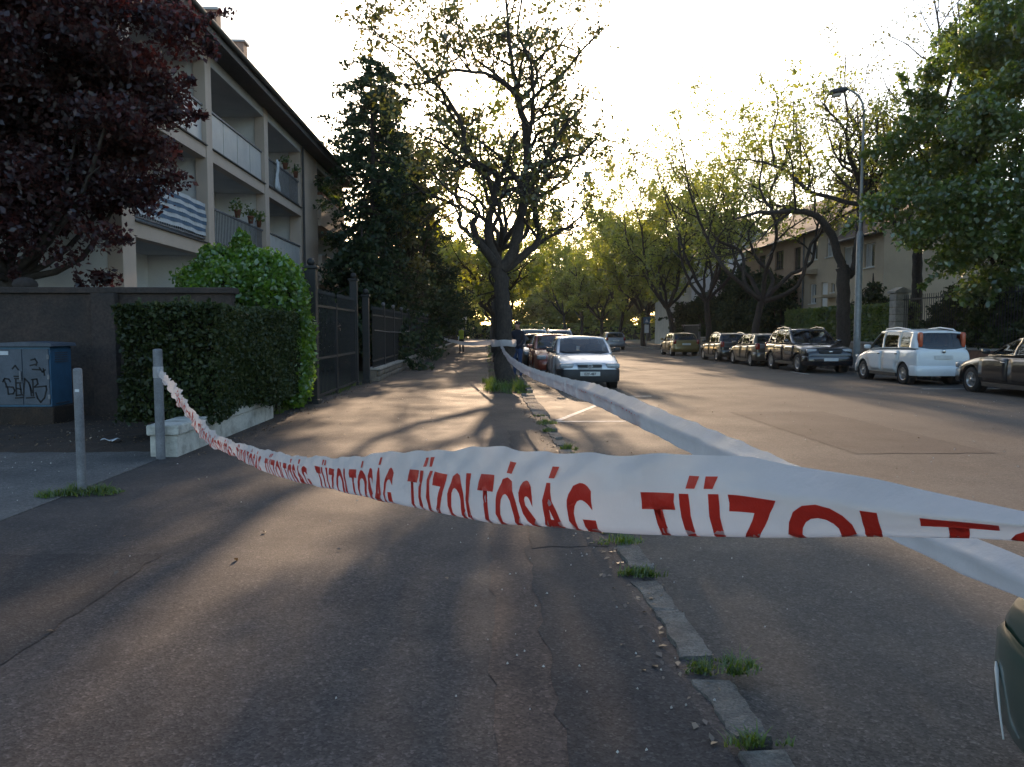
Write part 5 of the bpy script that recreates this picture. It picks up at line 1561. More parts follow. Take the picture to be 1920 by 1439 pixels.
    def zroof(y): # slight arch
        m = (yB + yC) / 2; h = (yB - yC) / 2
        return zR - .03 * ((y - m) / h) ** 2 - (.03 if y < m else 0) * ((m - y) / h) ** 2
    wb, wr = W * wbF, W * wrF
    cols = [((0, yA + .12), (0, yB + .05), 'ws'), ((.55 * wb, yA + .08), (.55 * wr, yB + .035), 'ws'), ((.90 * wb, yA - .05), (.91 * wr, yB - .02), 'p'), ((wb, yA - .17), (wr, yB - .10), None)]
    side = G['side']                     # [(belt y, roof y) ends of window, (..) end of pillar, ...] from front to rear
    kinds_ = []
    cur = 'w'
    for k, (yb_, yt_) in enumerate(side):
        kinds_.append('sw%d' % (k // 2) if k % 2 == 0 else 'p')
        cols.append(((wb, yb_), (wr * (1 - .03 * (k / len(side))), yt_), None))
    allk = ['ws', 'ws', 'p'] + kinds_
    cols += [((.90 * wb, yD + .03), (.88 * wr, yC + .0), None), ((.5 * wb, yD - .03), (.5 * wr, yC - .03), None), ((0, yD - .045), (0, yC - .04), None)]
    allk += ['p', 'rw', 'rw']
    rows = [0, .07, .5, .92, 1.0]
    def pt(ci, v, s):
        (xb, yb_), (xt, yt_), _ = cols[ci]
        z0 = zl(yb_); z1 = zroof(yt_) - (.045 if abs(xt) > .6 * wr else .012)
        bul = .035 * math.sin(math.pi * v)
        x = xb + (xt - xb) * v; y = yb_ + (yt_ - yb_) * v
        if ci > 3 and ci < len(cols) - 3 or ci == 3: x += bul
        else: y += bul * (1 if ci < 3 else -1)
        return (s * x, y, z0 + (z1 - z0) * v)
    shell = MB()
    panes = {}
    for s in (1, -1):
        for ci in range(len(cols) - 1):
            kd = allk[ci]
            for ri in range(4):
                q = [pt(ci, rows[ri], s), pt(ci + 1, rows[ri], s), pt(ci + 1, rows[ri + 1], s), pt(ci, rows[ri + 1], s)]
                if s > 0: q = q[::-1]
                if kd != 'p' and 1 <= ri <= 2:
                    key = kd if kd in ('ws', 'rw') else kd + ('r' if s > 0 else 'l')
                    panes.setdefault(key, MB()).add(q, [(0, 1, 2, 3)], True)
                else: shell.add(q, [(0, 1, 2, 3)], True)
        for ci in range(len(cols) - 1):
            a_, b_ = pt(ci, 1, s), pt(ci + 1, 1, s)
            def sp(p, f): return (p[0] * f, p[1], max(p[2], zroof(p[1]) - .045 * (f ** 2)) if f < 1 else p[2])
            fr = [1, .66, .33, 0]
            for u, v_ in zip(fr[:-1], fr[1:]):
                q = [sp(a_, u), sp(b_, u), sp(b_, v_), sp(a_, v_)]
                if s > 0: q = q[::-1]
                shell.add(q, [(0, 1, 2, 3)], True)
    def weld(o):
        bm_ = bmesh.new(); bm_.from_mesh(o.data)
        bmesh.ops.remove_doubles(bm_, verts=bm_.verts, dist=1e-4)
        bmesh.ops.dissolve_degenerate(bm_, edges=bm_.edges, dist=1e-5)
        bmesh.ops.recalc_face_normals(bm_, faces=bm_.faces)
        bm_.to_mesh(o.data); bm_.free()
    ro = shell.build('roof', pm, t, local=True); weld(ro)
    sd = ro.modifiers.new('th', 'SOLIDIFY'); sd.thickness = .03; sd.offset = -1
    for key, mb_ in panes.items():
        nm = 'windscreen' if key == 'ws' else 'rear_window' if key == 'rw' else 'side_window'
        mb_.v = [(x * .994, y, z) for x, y, z in mb_.v]
        weld(mb_.build(nm, M['car_glass_dark'] if ((key == 'rw' and not S.get('clear_rear')) or key in G.get('dark', ())) else M[glass], t, local=True))
    # interior
    MB().box(-wb * .93, wb * .93, yD + .12, yA - .16, zl(0) - .05, zl(0) + .035).build('interior_trim', M['interior'], t, local=True)
    MB().rbox((0, yA - .2, zl(yA) + .02), (wb * .86, .2, .07), .5).build('dashboard', M['interior'], t, local=True)
    ysx = (yA + yB) / 2 - .55
    for s in (-1, 1):
        st = MB().rbox((s * .36, ysx, zl(0) + .05), (.24, .07, .22), .5).build('seat', M['interior'], t, local=True)
        MB().rbox((s * .36, ysx - .02, zl(0) + .34), (.13, .05, .085), .6).build('headrest', M['interior'], st, local=True)
    for s in (-1, 1):
        if ysx - .85 > yD + .1: MB().rbox((s * .36, ysx - .85, zl(0) + .06), (.3, .07, .14), .5).build('rear_seat', M['interior'], t, local=True)
    tt = [(s_ * 1.0, 0, 0) for s_ in (0,)]
    ring = [(.36 * -1 + .17 * math.cos(a), ysx + .52 + .05 * math.sin(a), zl(yA) + .02 + .16 * math.sin(a)) for a in np.linspace(0, 2 * math.pi, 17)]
    MB().tube(ring, .014, 6, caps=False).build('steering_wheel', M['interior'], t, local=True)
    # bumpers and sill strips: bands that follow the outline
    def band(nm, y_list, z0, z1, off, mat_, cap=None):
        outer = [(halfw(y) + off, y) for y in y_list]
        P_ = []
        sgn = 1 if y_list[-1] > 0 else -1
        yend = (yf if sgn > 0 else yr) + sgn * off
        ln_ = [(x, y) for x, y in outer] + [(outer[-1][0] * .93, yend - sgn * .005), (outer[-1][0] * .7, yend + sgn * .012), (outer[-1][0] * .35, yend + sgn * .028), (0, yend + sgn * .034)]
        full = ln_ + [(-x, y) for x, y in ln_[-2::-1]]
        zs = [z0, z0 + .03, (z0 + z1) / 2, z1 - .03, z1]
        bl = [.90, .985, 1.0, .985, .90]
        for z, k_ in zip(zs, bl):
            P_.append([(x * (1 - (1 - k_) * .25), y - sgn * (1 - k_) * .22 if abs(y) > abs(y_list[-1]) - .01 else y, z) for x, y in full])
        m_ = MB().grid(P_)
        return m_.build(nm, mat_, t, local=True)
    bf, brr = S.get('bumper_f', (.24, .56)), S.get('bumper_r', (.26, .6))
    bm_f = M[S['bumper_mat']] if S.get('bumper_mat') else pm
    band('front_bumper', [ax_f + ra + .1, yf - .25, yf - .1, yf - .03], bf[0], bf[1], .022, bm_f)
    band('rear_bumper', [ax_r - ra - .1, yr + .25, yr + .1, yr + .03], brr[0], brr[1], .022, bm_f)
    for s in (-1, 1):
        MB().box(s * W * .93 - .03, s * W * .93 + .03, ax_r + ra + .1, ax_f - ra - .1, zb - .03, zb + .07).build('sill', M['dark_plastic'], t, local=True, bevel=.01)
    # doors: panels standing 4 mm proud, with handles
    for s in (-1, 1):
        for (a_, c_) in S['doors']:
            P_ = []
            yy = np.linspace(a_ + .012, c_ - .012, 7)
            zlow = zb + .12
            zz = np.linspace(0, 1, 8)
            mb_ = MB()
            grid_ = [[None] * 8 for _ in yy]
            for i, y in enumerate(yy):
                w_ = halfw(y); zt = interp(top, y)[0]; z0 = low(y); h = zt - z0
                prof = [(z0 + .05, .955), (z0 + .16, .992), (z0 + .45 * h, 1.0), (z0 + .72 * h, .992), (zt - .075, .965), (zt - .03, .93)]
                for j, v in enumerate(zz):
                    z = zlow + (zt - .07 - zlow) * v
                    x = w_ * float(np.interp(z, [p[0] for p in prof], [p[1] for p in prof])) + .002
                    grid_[i][j] = (s * x, y, z)
            for i in range(6):
                for j in range(7):
                    q = [grid_[i][j], grid_[i + 1][j], grid_[i + 1][j + 1], grid_[i][j + 1]]
                    cy = sum(p[1] for p in q) / 4; cz = sum(p[2] for p in q) / 4
                    if min(math.hypot(cy - ax_r, cz - ra), math.hypot(cy - ax_f, cz - ra)) < ra + .13: continue
                    mb_.add(q if s < 0 else q[::-1], [(0, 1, 2, 3)], True)
            d = mb_.build('door', pm, t, local=True)
            weld(d)
            sd = d.modifiers.new('th', 'SOLIDIFY'); sd.thickness = .012; sd.offset = 1 if True else -1
            hx = W * .985
            MB().rbox((s * hx, a_ + .16, interp(top, a_)[0] - .17), (.02, .085, .018), .5).build('handle', M[S.get('handle', 'dark_plastic')], d, local=True)
    # lamps, grille, plates, mirrors
    for s in (-1, 1):
        x, y, z, hx, hy, hz = S['head']
        h_ = MB().rbox((s * x, y, z), (hx, hy, hz), .45, 16, 10).build('headlight', M['headlight'], t, local=True)
        h_.rotation_euler = (0, 0, 0)
        if 'ind' in S:
            x, y, z, hx, hy, hz = S['ind']
            MB().rbox((s * x, y, z), (hx, hy, hz), .5).build('indicator', M['amber'], t, local=True)
        x, y, z, hx, hy, hz = S['tail']
        MB().rbox((s * x, y, z), (hx, hy, hz), .4, 14, 8).build('tail_light', M[S.get('tail_mat', 'taillight')], t, local=True)
        mz = zl(yA) + .12
        mi = MB().rbox((s * (W + .09), yA - .34, mz), (.10, .05, .065), .5).build('door_mirror', M[S['mirror']] if S.get('mirror') else pm, t, local=True)
        MB().rbox((s * (W - .02), yA - .32, mz - .05), (.07, .03, .02), .6).build('mirror_arm', M['dark_plastic'], mi, local=True)
    x, y, z, hx, hy, hz = S['grille']
    gl = MB().rbox((0, y, z), (hx, hy, hz), .3, 18, 8).build('grille', M['dark_plastic'], t, local=True)
    if S.get('emblem'):
        e = MB()
        yy = y + hy + .004
        if S['emblem'] == 'ring':
            e.tube([(.06 * math.cos(a), yy, z + .042 * math.sin(a)) for a in np.linspace(0, 2 * math.pi, 15)], .008, 5, caps=False)
            e.tube([(-.07, yy, z - .012), (-.01, yy, z + .004), (.01, yy, z - .004), (.07, yy, z + .012)], .008, 5)
        else:
            e.rbox((0, yy, z), (.08, .01, .03), .6)
        e.build('emblem', M['chrome'], gl, local=True)
    if S.get('grille_frame'):
        MB().tube([(-hx, y + hy * .5, z + hz), (hx, y + hy * .5, z + hz), (hx * .94, y + hy * .6, z - hz), (-hx * .94, y + hy * .6, z - hz), (-hx, y + hy * .5, z + hz)], .022, 6).build('grille_frame', pm, gl, local=True)
    def num_plate(y, z, face, txt):
        p = MB().box(-.26, .26, y - .006, y + .006, z - .056, z + .056).build('number_plate', M['plate'], t, local=True, bevel=.004)
        if txt:
            me, co = PLATE_TXT[txt][0].copy(), PLATE_TXT[txt][1]
            wd = co[:, 0].max()
            V_ = np.stack([(co[:, 0] - wd / 2) * (-1 if face > 0 else 1), np.full(len(co), y + face * .0085), z - .034 + co[:, 1]], 1)
            me.vertices.foreach_set('co', V_.astype(np.float32).ravel()); me.update()
            link('plate_lettering', me, M['plate_ink'], p)
    pf, pr = S.get('plate_f', (.46,)), S.get('plate_r', (.72,))
    num_plate(yf + .055, pf[0], 1, plate)
    num_plate(yr - (pr[1] if len(pr) > 1 else .03), pr[0], -1, plate)
    if 'rails' in S:
        for s in (-1, 1):
            a_, c_, hgt = S['rails']
            xx = s * wr * .93
            za, zc = zroof(a_) - .05, zroof(c_) - .05
            MB().tube([(xx, a_, za), (xx, a_ - .09, za + hgt * .85), (xx, a_ - .2, za + hgt), (xx, (a_ + c_) / 2, zR + hgt - .035), (xx, c_ + .2, zc + hgt), (xx, c_ + .09, zc + hgt * .85), (xx, c_, zc)], .022, 8).build('roof_rail', M['chrome'] if S.get('rail_chrome') else pm, t, local=True)
    # wipers
    for s in (0, 1):
        x0 = -.45 + s * .62
        MB().tube([(x0, yA + .07, zl(yA) + .02), (x0 + .5, yA - .10, zl(yA) + .09)], .008, 5).build('wiper', M['dark_plastic'], t, local=True)
    if S.get('rear_mark'):
        MB().rbox((0, yr - .005, S['rear_mark']), (.05, .012, .05), .7).build('emblem', M['chrome'], t, local=True)
    return t

def spec(**k):
    d = dict(k); return d
HATCH = spec(L=4.05, W=1.70, H=1.41, r=.295, axf=1.23, axr=-1.27, sill=.21, top=[(-2.025, .62), (-1.99, .86), (-1.85, .93), (-.6, .93), (.8, .925), (1.3, .85), (1.7, .76), (1.93, .69), (2.0, .62), (2.025, .52)],
    green=dict(A=.92, B=.12, C=-1.35, D=-1.86, side=[(-.02, -.06), (-.12, -.16), (-1.0, -.95), (-1.08, -1.03), (-1.5, -1.28), (-1.62, -1.34)]),
    doors=[(-.02, .95), (-1.0, -.06)], head=(.60, 1.93, .62, .19, .09, .075), tail=(.68, -1.93, .80, .12, .09, .13), grille=(0, 1.985, .615, .33, .05, .052), bumper_f=(.20, .535), bumper_r=(.22, .56), bumper_mat='dark_plastic', mirror='dark_plastic', emblem='ring', grille_frame=True, plate_f=(.42,), plate_r=(.70,), spokes=7, clear_rear=True)
MICRO = spec(L=3.78, W=1.62, H=1.60, r=.30, axf=1.16, axr=-1.2, sill=.24, kf=.16, kr=.07, top=[(-1.89, .55), (-1.87, .98), (-1.80, 1.05), (-.5, 1.03), (.75, .99), (1.1, .93), (1.45, .84), (1.72, .72), (1.84, .62), (1.89, .5)],
    green=dict(A=1.02, B=.28, C=-1.62, D=-1.82, wb=.945, wr=.84, side=[(.02, -.02), (-.08, -.12), (-.86, -.86), (-.99, -.99), (-1.48, -1.46), (-1.68, -1.58)]),
    doors=[(0.0, 1.0), (-1.0, -.04)], head=(.58, 1.72, .68, .16, .10, .09), tail=(.61, -1.75, 1.29, .055, .07, .21), tail_mat='taillight_tall', grille=(0, 1.86, .58, .3, .04, .05), bumper_f=(.24, .50), bumper_r=(.27, .56), rails=(.1, -1.35, .065), plate_r=(.80, .01), rear_mark=.96, spokes=8)
SUV = spec(L=4.32, W=1.84, H=1.63, r=.345, axf=1.36, axr=-1.31, sill=.30, kf=.13, kr=.10, top=[(-2.16, .70), (-2.13, 1.02), (-2.02, 1.07), (-.7, 1.06), (.8, 1.05), (1.2, 1.03), (1.65, .99), (1.95, .92), (2.08, .84), (2.14, .72), (2.16, .6)],
    green=dict(A=.92, B=.18, C=-1.55, D=-2.02, side=[(.02, -.02), (-.10, -.13), (-.95, -.88), (-1.07, -1.0), (-1.55, -1.35), (-1.75, -1.5)]),
    doors=[(0., 1.0), (-.98, -.04)], head=(.64, 2.0, .80, .19, .10, .085), tail=(.78, -2.06, .92, .08, .08, .16), grille=(0, 2.12, .78, .42, .05, .075), bumper_f=(.28, .62), bumper_r=(.30, .66), rails=(.12, -1.35, .085), emblem='bar', handle='chrome', plate_f=(.50,), plate_r=(.86,), spokes=5)
SEDAN = spec(L=4.5, W=1.78, H=1.45, r=.315, axf=1.38, axr=-1.30, sill=.21, kf=.2, top=[(-2.25, .60), (-2.22, .95), (-2.1, 1.01), (-1.6, 1.0), (-.5, .96), (.85, .95), (1.3, .89), (1.75, .80), (2.05, .70), (2.2, .6), (2.25, .5)],
    green=dict(A=.98, B=-.12, C=-1.2, D=-1.85, side=[(-.1, -.25), (-.2, -.34), (-1.05, -.98), (-1.35, -1.12)]),
    doors=[(0., 1.05), (-1.0, -.04)], head=(.66, 2.02, .66, .17, .13, .08), tail=(.70, -2.16, .84, .16, .07, .1), grille=(0, 2.2, .56, .34, .05, .07), emblem='bar', handle='chrome', spokes=5)
COMPACT = spec(L=3.9, W=1.66, H=1.44, r=.295, axf=1.19, axr=-1.22, sill=.21, kr=.10, top=[(-1.95, .6), (-1.92, .90), (-1.8, .97), (-.6, .94), (.8, .92), (1.2, .86), (1.55, .77), (1.8, .67), (1.91, .58), (1.95, .48)],
    green=dict(A=.95, B=.15, C=-1.42, D=-1.80, side=[(-.0, -.05), (-.1, -.15), (-.92, -.88), (-1.02, -.98), (-1.42, -1.28), (-1.58, -1.38)]),
    doors=[(0., .95), (-.95, -.04)], head=(.60, 1.80, .65, .16, .12, .08), tail=(.70, -1.86, .86, .09, .09, .14), grille=(0, 1.9, .55, .28, .05, .05), plate_r=(.72, .02), spokes=6)
import copy
P_silver = paint('pale silver paint', (0.50, 0.52, 0.55), .35, .35)
P_white = paint('white paint', (0.66, 0.68, 0.68), 0.0, .35)
P_black = paint('black paint', (0.006, 0.007, 0.010), 0.0, .22)
P_grey = paint('dark grey paint', (0.022, 0.022, 0.023), .2, .28)
P_brown = paint('bronze brown paint', (0.085, 0.068, 0.048), .3, .3)
P_dark = paint('dark bronze paint', (0.030, 0.026, 0.020), .3, .28)
P_gold = paint('old gold paint', (0.20, 0.14, 0.045), .5, .35)
P_red = paint('brick red paint', (0.24, 0.055, 0.03), .2, .35)
P_green = paint('dark green paint', (0.008, 0.045, 0.040), .2, .28)
P_mid = paint('grey blue paint', (0.22, 0.23, 0.26), .4, .35)
LG, RG = 'cars parked along the left kerb', 'cars parked along the right kerb'
make_car('parked_car', 'pale silver hatchback facing the camera beside the tree, dark bumper', HATCH, P_silver, (2.66, 22.1, 0), math.pi, LG, plate='EZF-487')
S2 = copy.deepcopy(COMPACT); S2['emblem'] = 'bar'
make_car('parked_car', 'brick red hatchback parked behind the silver one', S2, P_red, (2.36, 27.6, 0), math.pi + .01, LG)
make_car('parked_car', 'dark car third in the left row, mostly hidden by the red one', S2, P_grey, (2.2, 32.6, 0), math.pi, LG)
S3 = copy.deepcopy(SUV); S3['rail_chrome'] = True
make_car('parked_car', 'white roof-railed car fourth in the left row, beside the person in dark jacket', S3, P_white, (2.15, 38.4, 0), math.pi, LG)
S4 = copy.deepcopy(MICRO); S4['H'] = 1.82; S4['W'] = 1.75; S4['L'] = 4.1
make_car('parked_car', 'tall white car whose roof shows above the silver hatchback', MICRO, P_white, (4.35, 47, 0), math.pi, LG)
make_car('parked_car', 'distant grey car right of the silver hatchback roof', S2, P_mid, (10.3, 64, 0), 0, RG, glass='car_glass_dark')
make_car('parked_car', 'old gold hatchback seen from behind, first in the right row from the far end', COMPACT, P_gold, (12.0, 48.4, 0), 0, RG)
S5 = copy.deepcopy(COMPACT); S5['rails'] = (.0, -1.3, .05); S5['rail_chrome'] = True
make_car('parked_car', 'dark bronze estate with roof rails between the gold and brown cars', S5, P_dark, (12.25, 39.7, 0), 0, RG)
make_car('parked_car', 'bronze brown hatchback with red tail lights behind the black off-roader', COMPACT, P_brown, (12.25, 34.7, 0), 0, RG)
make_car('parked_car', 'black off-roader with roof rails facing the camera', SUV, P_black, (12.32, 29.6, 0), math.pi, RG)
make_car('parked_car', 'white tall hatchback with upright orange-red tail lights', MICRO, P_white, (12.75, 23.15, 0), 0, RG)
make_car('parked_car', 'dark grey saloon cut off by the right edge', SEDAN, P_grey, (13.05, 17.75, 0), 0, RG)
S6 = copy.deepcopy(HATCH); S6['bumper_mat'] = None; S6['head'] = (.50, 1.95, .62, .16, .06, .06)
gc = make_car('parked_car', 'dark green car corner at the lower right edge', S6, P_green, (2.51, .62, 0), 0, LG)
MB().tube([(-.752, 1.935, .405), (-.762, 1.915, .385), (-.777, 1.885, .34), (-.793, 1.845, .27), (-.808, 1.80, .20)], [.003, .008, .005, .004, .003], 6).build('bumper_highlight', M['plate'], gc, local=True)  # pale strip painted as a highlight where light catches the bumper seam
# ------------------------------------------------------------------ barrier tapes
def tape_mat(name, col, trans):
    m, n, out = new_mat(name)
    d = nd(n, 'ShaderNodeBsdfPrincipled', Roughness=.38)
    f = ramp(n, noise(n, 9.0, 4.0), [(0.3, 0.0), (0.7, 1.0)])
    c = mix_rgb(n, f, col, tuple(x * .9 for x in col))
    n.links.new(c, d.inputs['Base Color'])
    d.inputs['Specular IOR Level'].default_value = .5
    bp = nd(n, 'ShaderNodeBump', Strength=.5, Distance=.006)
    n.links.new(noise(n, 26.0, 4.0, .65), bp.inputs['Height'])
    n.links.new(bp.outputs['Normal'], d.inputs['Normal'])
    t = nd(n, 'ShaderNodeBsdfTranslucent')
    n.links.new(c, t.inputs['Color'])
    mx = nd(n, 'ShaderNodeMixShader')
    mx.inputs[0].default_value = trans
    n.links.new(d.outputs[0], mx.inputs[1]); n.links.new(t.outputs[0], mx.inputs[2])
    n.links.new(mx.outputs[0], out.inputs['Surface'])
    return m
M['tape'] = tape_mat('white plastic tape', (0.60, 0.58, 0.59), .5)
M['tape_red'] = tape_mat('red tape print', (0.56, 0.035, 0.022), .3)

class Ribbon:
    def __init__(self, st, seed, crumple, curl=.018, fold_from=None, amp_top=.006):
        S = np.array(st, float)
        P, zb_ = smooth_path(S[:, :3], S[:, 3], .05, None)
        self.plan = P[:, :2]
        seg = np.linalg.norm(np.diff(self.plan, axis=0), axis=1)
        self.u = np.concatenate([[0], np.cumsum(seg)])
        self.zt, self.zb = P[:, 2], zb_
        self.L = self.u[-1]
        self.rg = np.random.default_rng(seed)
        self.ph = self.rg.uniform(0, 6.28, 12)
        self.fine = .0022
        self.cr, self.curl, self.ff, self.at = crumple, curl, fold_from, amp_top
    def at_u(self, u):
        x = np.interp(u, self.u, self.plan[:, 0]); y = np.interp(u, self.u, self.plan[:, 1])
        e = .05
        dx = np.interp(u + e, self.u, self.plan[:, 0]) - np.interp(u - e, self.u, self.plan[:, 0])
        dy = np.interp(u + e, self.u, self.plan[:, 1]) - np.interp(u - e, self.u, self.plan[:, 1])
        l = np.hypot(dx, dy) + 1e-9
        return x, y, np.interp(u, self.u, self.zt), np.interp(u, self.u, self.zb), dx / l, dy / l
    def pos(self, u, v, off=0.0):
        u = np.asarray(u, float); v = np.asarray(v, float)
        x, y, zt, zb, dx, dy = self.at_u(u)
        nx, ny = -dy, dx                   # sideways; flipped below so that it points away from the camera
        s = np.where(nx * x + ny * y > 0, 1.0, -1.0)
        nx, ny = nx * s, ny * s
        p = self.ph
        cr = self.cr(u)
        ztw = zt + self.at * (np.sin(u * 9 + p[0]) + .7 * np.sin(u * 21 + p[1]) + .5 * np.sin(u * 43 + p[2])) * (zt - zb) / .12
        vv = np.minimum(v, 1.0)
        z = ztw + (zb - ztw) * vv
        o = .006 * np.sin(vv * 3.1 + u * 3 + p[3]) + cr * ((np.sin(u * 11 + vv * 4 + p[4]) + .6 * np.sin(u * 23 - vv * 7 + p[5]) + .3 * np.sin(u * 51 + vv * 11 + p[6])))
        o = o - .008 * np.sin(vv * np.pi)
        fine = np.clip((zt - zb) / .12, .2, 1.3) * self.fine
        o = o + fine * (np.sin(u * 47 + vv * 9 + p[8]) * np.clip(1 - vv, 0, 1) + .5 * np.sin(u * 83 - vv * 16 + p[9]) * np.clip(1.1 - vv, 0, 1) + .35 * np.sin(u * 29 + vv * 23 + p[10]))
        z = z + cr * .6 * np.sin(u * 19 + vv * 5 + p[7])
        if self.ff is not None:
            k = np.clip((u - self.ff) / .35, 0, 1)
            w_ = (zt - zb) / .1
            o = o + k * w_ * (.05 * np.clip((.45 - vv) / .45, 0, 1) - .006 * np.exp(-((vv - .45) / .1) ** 2))
        a = np.clip(v - 1, 0, 1) / .35 * 2.4
        cu_ = self.curl * np.clip((zt - zb) / .12, .2, 1.2)
        o = o + cu_ * (1 - np.cos(a))
        z = z + cu_ * (0 - np.sin(a)) * .8 + np.where(a > 1.57, (a - 1.57) * cu_ * 1.2, 0)
        o = o - off
        return np.stack([x + nx * o, y + ny * o, z], -1)
    def mesh(self, name, du=.012, nv=19, vmax=1.3):
        U = np.linspace(0, self.L, max(8, int(self.L / du)))
        V = np.linspace(0, vmax, nv)
        G = self.pos(U[:, None] + 0 * V[None, :], V[None, :] + 0 * U[:, None])
        n, m = len(U), nv
        i = np.arange(n - 1)[:, None]; j = np.arange(m - 1)[None, :]
        F = np.stack([i * m + j, i * m + j + 1, (i + 1) * m + j + 1, (i + 1) * m + j], -1).reshape(-1, 4)
        return mesh_np(name, G.reshape(-1, 3), F, True)
    def letters(self, txt, u0, length, vtop, vbase, name='lettering', rev=False):
        bm = bmesh.new()
        cx = 0.0
        for ch in txt:
            base_ = {'Ü': 'U', 'Ó': 'O', 'Á': 'A'}.get(ch, ch)
            lm, lc_ = GLYPH[base_][0].copy(), GLYPH[base_][1].copy()
            x0_, x1_ = lc_[:, 0].min(), lc_[:, 0].max()
            lc_[:, 0] += cx - x0_
            lm.vertices.foreach_set('co', lc_.astype(np.float32).ravel())
            bm.from_mesh(lm)
            bpy.data.meshes.remove(lm)
            mx_ = cx + (x1_ - x0_) / 2
            marks = []
            if ch == 'Ü': marks = [(mx_ - .24, mx_ - .05), (mx_ + .06, mx_ + .25)]
            if ch in 'ÓÁ': marks = [(mx_ - .08, mx_ + .12)]
            for (a_, c_) in marks:
                sl = .02 if ch == 'Ü' else .06
                vs4 = [bm.verts.new((a_ + .02, .77, 0)), bm.verts.new((c_ - .02, .77, 0)), bm.verts.new((c_ + sl, .89, 0)), bm.verts.new((a_ + sl, .89, 0))]
                bm.faces.new(vs4)
            cx += (x1_ - x0_) + .09
        for vv_ in bm.verts: vv_.co.x += .18 * vv_.co.y
        me = bpy.data.meshes.new(name)
        bmesh.ops.triangulate(bm, faces=bm.faces)
        for it in range(4):
            lg = [e for e in bm.edges if (e.verts[0].co - e.verts[1].co).length > .16]
            if not lg: break
            bmesh.ops.subdivide_edges(bm, edges=lg, cuts=1)
            bmesh.ops.triangulate(bm, faces=bm.faces)
        bm.to_mesh(me); bm.free()
        co = np.empty(len(me.vertices) * 3); me.vertices.foreach_get('co', co); co = co.reshape(-1, 3)
        x0, x1 = co[:, 0].min(), co[:, 0].max()
        u = u0 + (co[:, 0] - x0) / (x1 - x0) * length
        if callable(vtop): vt_ = vtop(u); vb_ = vt_ + vbase
        else: vt_, vb_ = vtop, vbase
        v = vb_ + (vt_ - vb_) * co[:, 1] / .70
        P = self.pos(u, np.minimum(v, 1.28), .0012)
        me.vertices.foreach_set('co', P.astype(np.float32).ravel()); me.update()
        return me

AX = -3.80
st1 = [(-3.785, 9.05, 1.13, 1.02), (-3.40, 8.27, 1.085, .965), (-3.0, 7.46, 1.055, .915), (-2.570, 6.595, 1.000, 0.865), (-2.139, 5.724, 0.930, 0.80), (-1.739, 4.917, 0.915, 0.813), (-1.350, 4.131, 0.961, 0.880), (-0.953, 3.329, 1.036, 0.948), (-0.683, 2.784, 1.100, 1.009), (-0.488, 2.391, 1.158, 1.065), (-0.341, 2.094, 1.212, 1.106),
       (-0.227, 1.862, 1.254, 1.141), (-0.134, 1.675, 1.289, 1.169), (-0.036, 1.478, 1.327, 1.197), (0.041, 1.321, 1.344, 1.226), (0.104, 1.194, 1.355, 1.251), (0.144, 1.113, 1.371, 1.266), (0.200, 1.001, 1.391, 1.290), (0.246, 0.908, 1.404, 1.311), (0.284, 0.831, 1.411, 1.330), (0.316, 0.765, 1.411, 1.346), (0.344, 0.709, 1.410, 1.360),
       (0.368, 0.660, 1.409, 1.370), (0.389, 0.618, 1.409, 1.380), (0.411, 0.573, 1.410, 1.389), (.46, .46, 1.425, 1.405), (.62, .12, 1.42, 1.39), (1.1, -.8, 1.22, 1.13), (1.62, -1.55, .99, .90)]
def ulen(x): return (x - AX) * math.sqrt(1 + 2.02 ** 2)
r1 = Ribbon(st1, 5, lambda u: np.interp(u, [0, 1.5, 4.5, 6.5, 8.5, 12], [.012, .012, .007, .002, .0012, .001]), fold_from=ulen(.22), amp_top=.0035)
T1t = thing('barrier_tape', 'white tape with red lettering sagging from the thicker bollard past the camera', 'tape', (-3.785, 9.05, 0), group='barrier tapes')
def part_world(me, name, material, parent):
    w = wloc(parent)
    co = np.empty(len(me.vertices) * 3, dtype=np.float32); me.vertices.foreach_get('co', co)
    co = co.reshape(-1, 3) - np.array(w, dtype=np.float32)
    me.vertices.foreach_set('co', co.ravel()); me.update()
    return link(name, me, material, parent)
rb1 = part_world(r1.mesh('ribbon'), 'ribbon', M['tape'], T1t)
# measure where u of the smooth path passes a given x
def u_at_x(r, x): return float(np.interp(x, r.plan[:, 0], r.u))
ub = u_at_x(r1, .207)
for k in range(-1, 10):
    u0 = ub - .865 * k
    if u0 < 1.6 or u0 + .75 > r1.L - .2: continue
    part_world(r1.letters('TÜZOLTÓSÁG', u0, .755, lambda u: np.interp(u, [ub - .9, ub - .12, ub, ub + .7], [.38, .46, .52, .60]), 1.0), 'lettering', M['tape_red'], rb1)
b = MB()
b.lathe([(.056, 1.0), (.058, 1.03), (.057, 1.07), (.059, 1.10), (.056, 1.13)], c=(-3.84, 9.12, 0), n=18)
b.ball((-3.80, 9.06, 1.07), (.035, .03, .05), 8, 6)
b.build('knot', M['tape'], T1t)

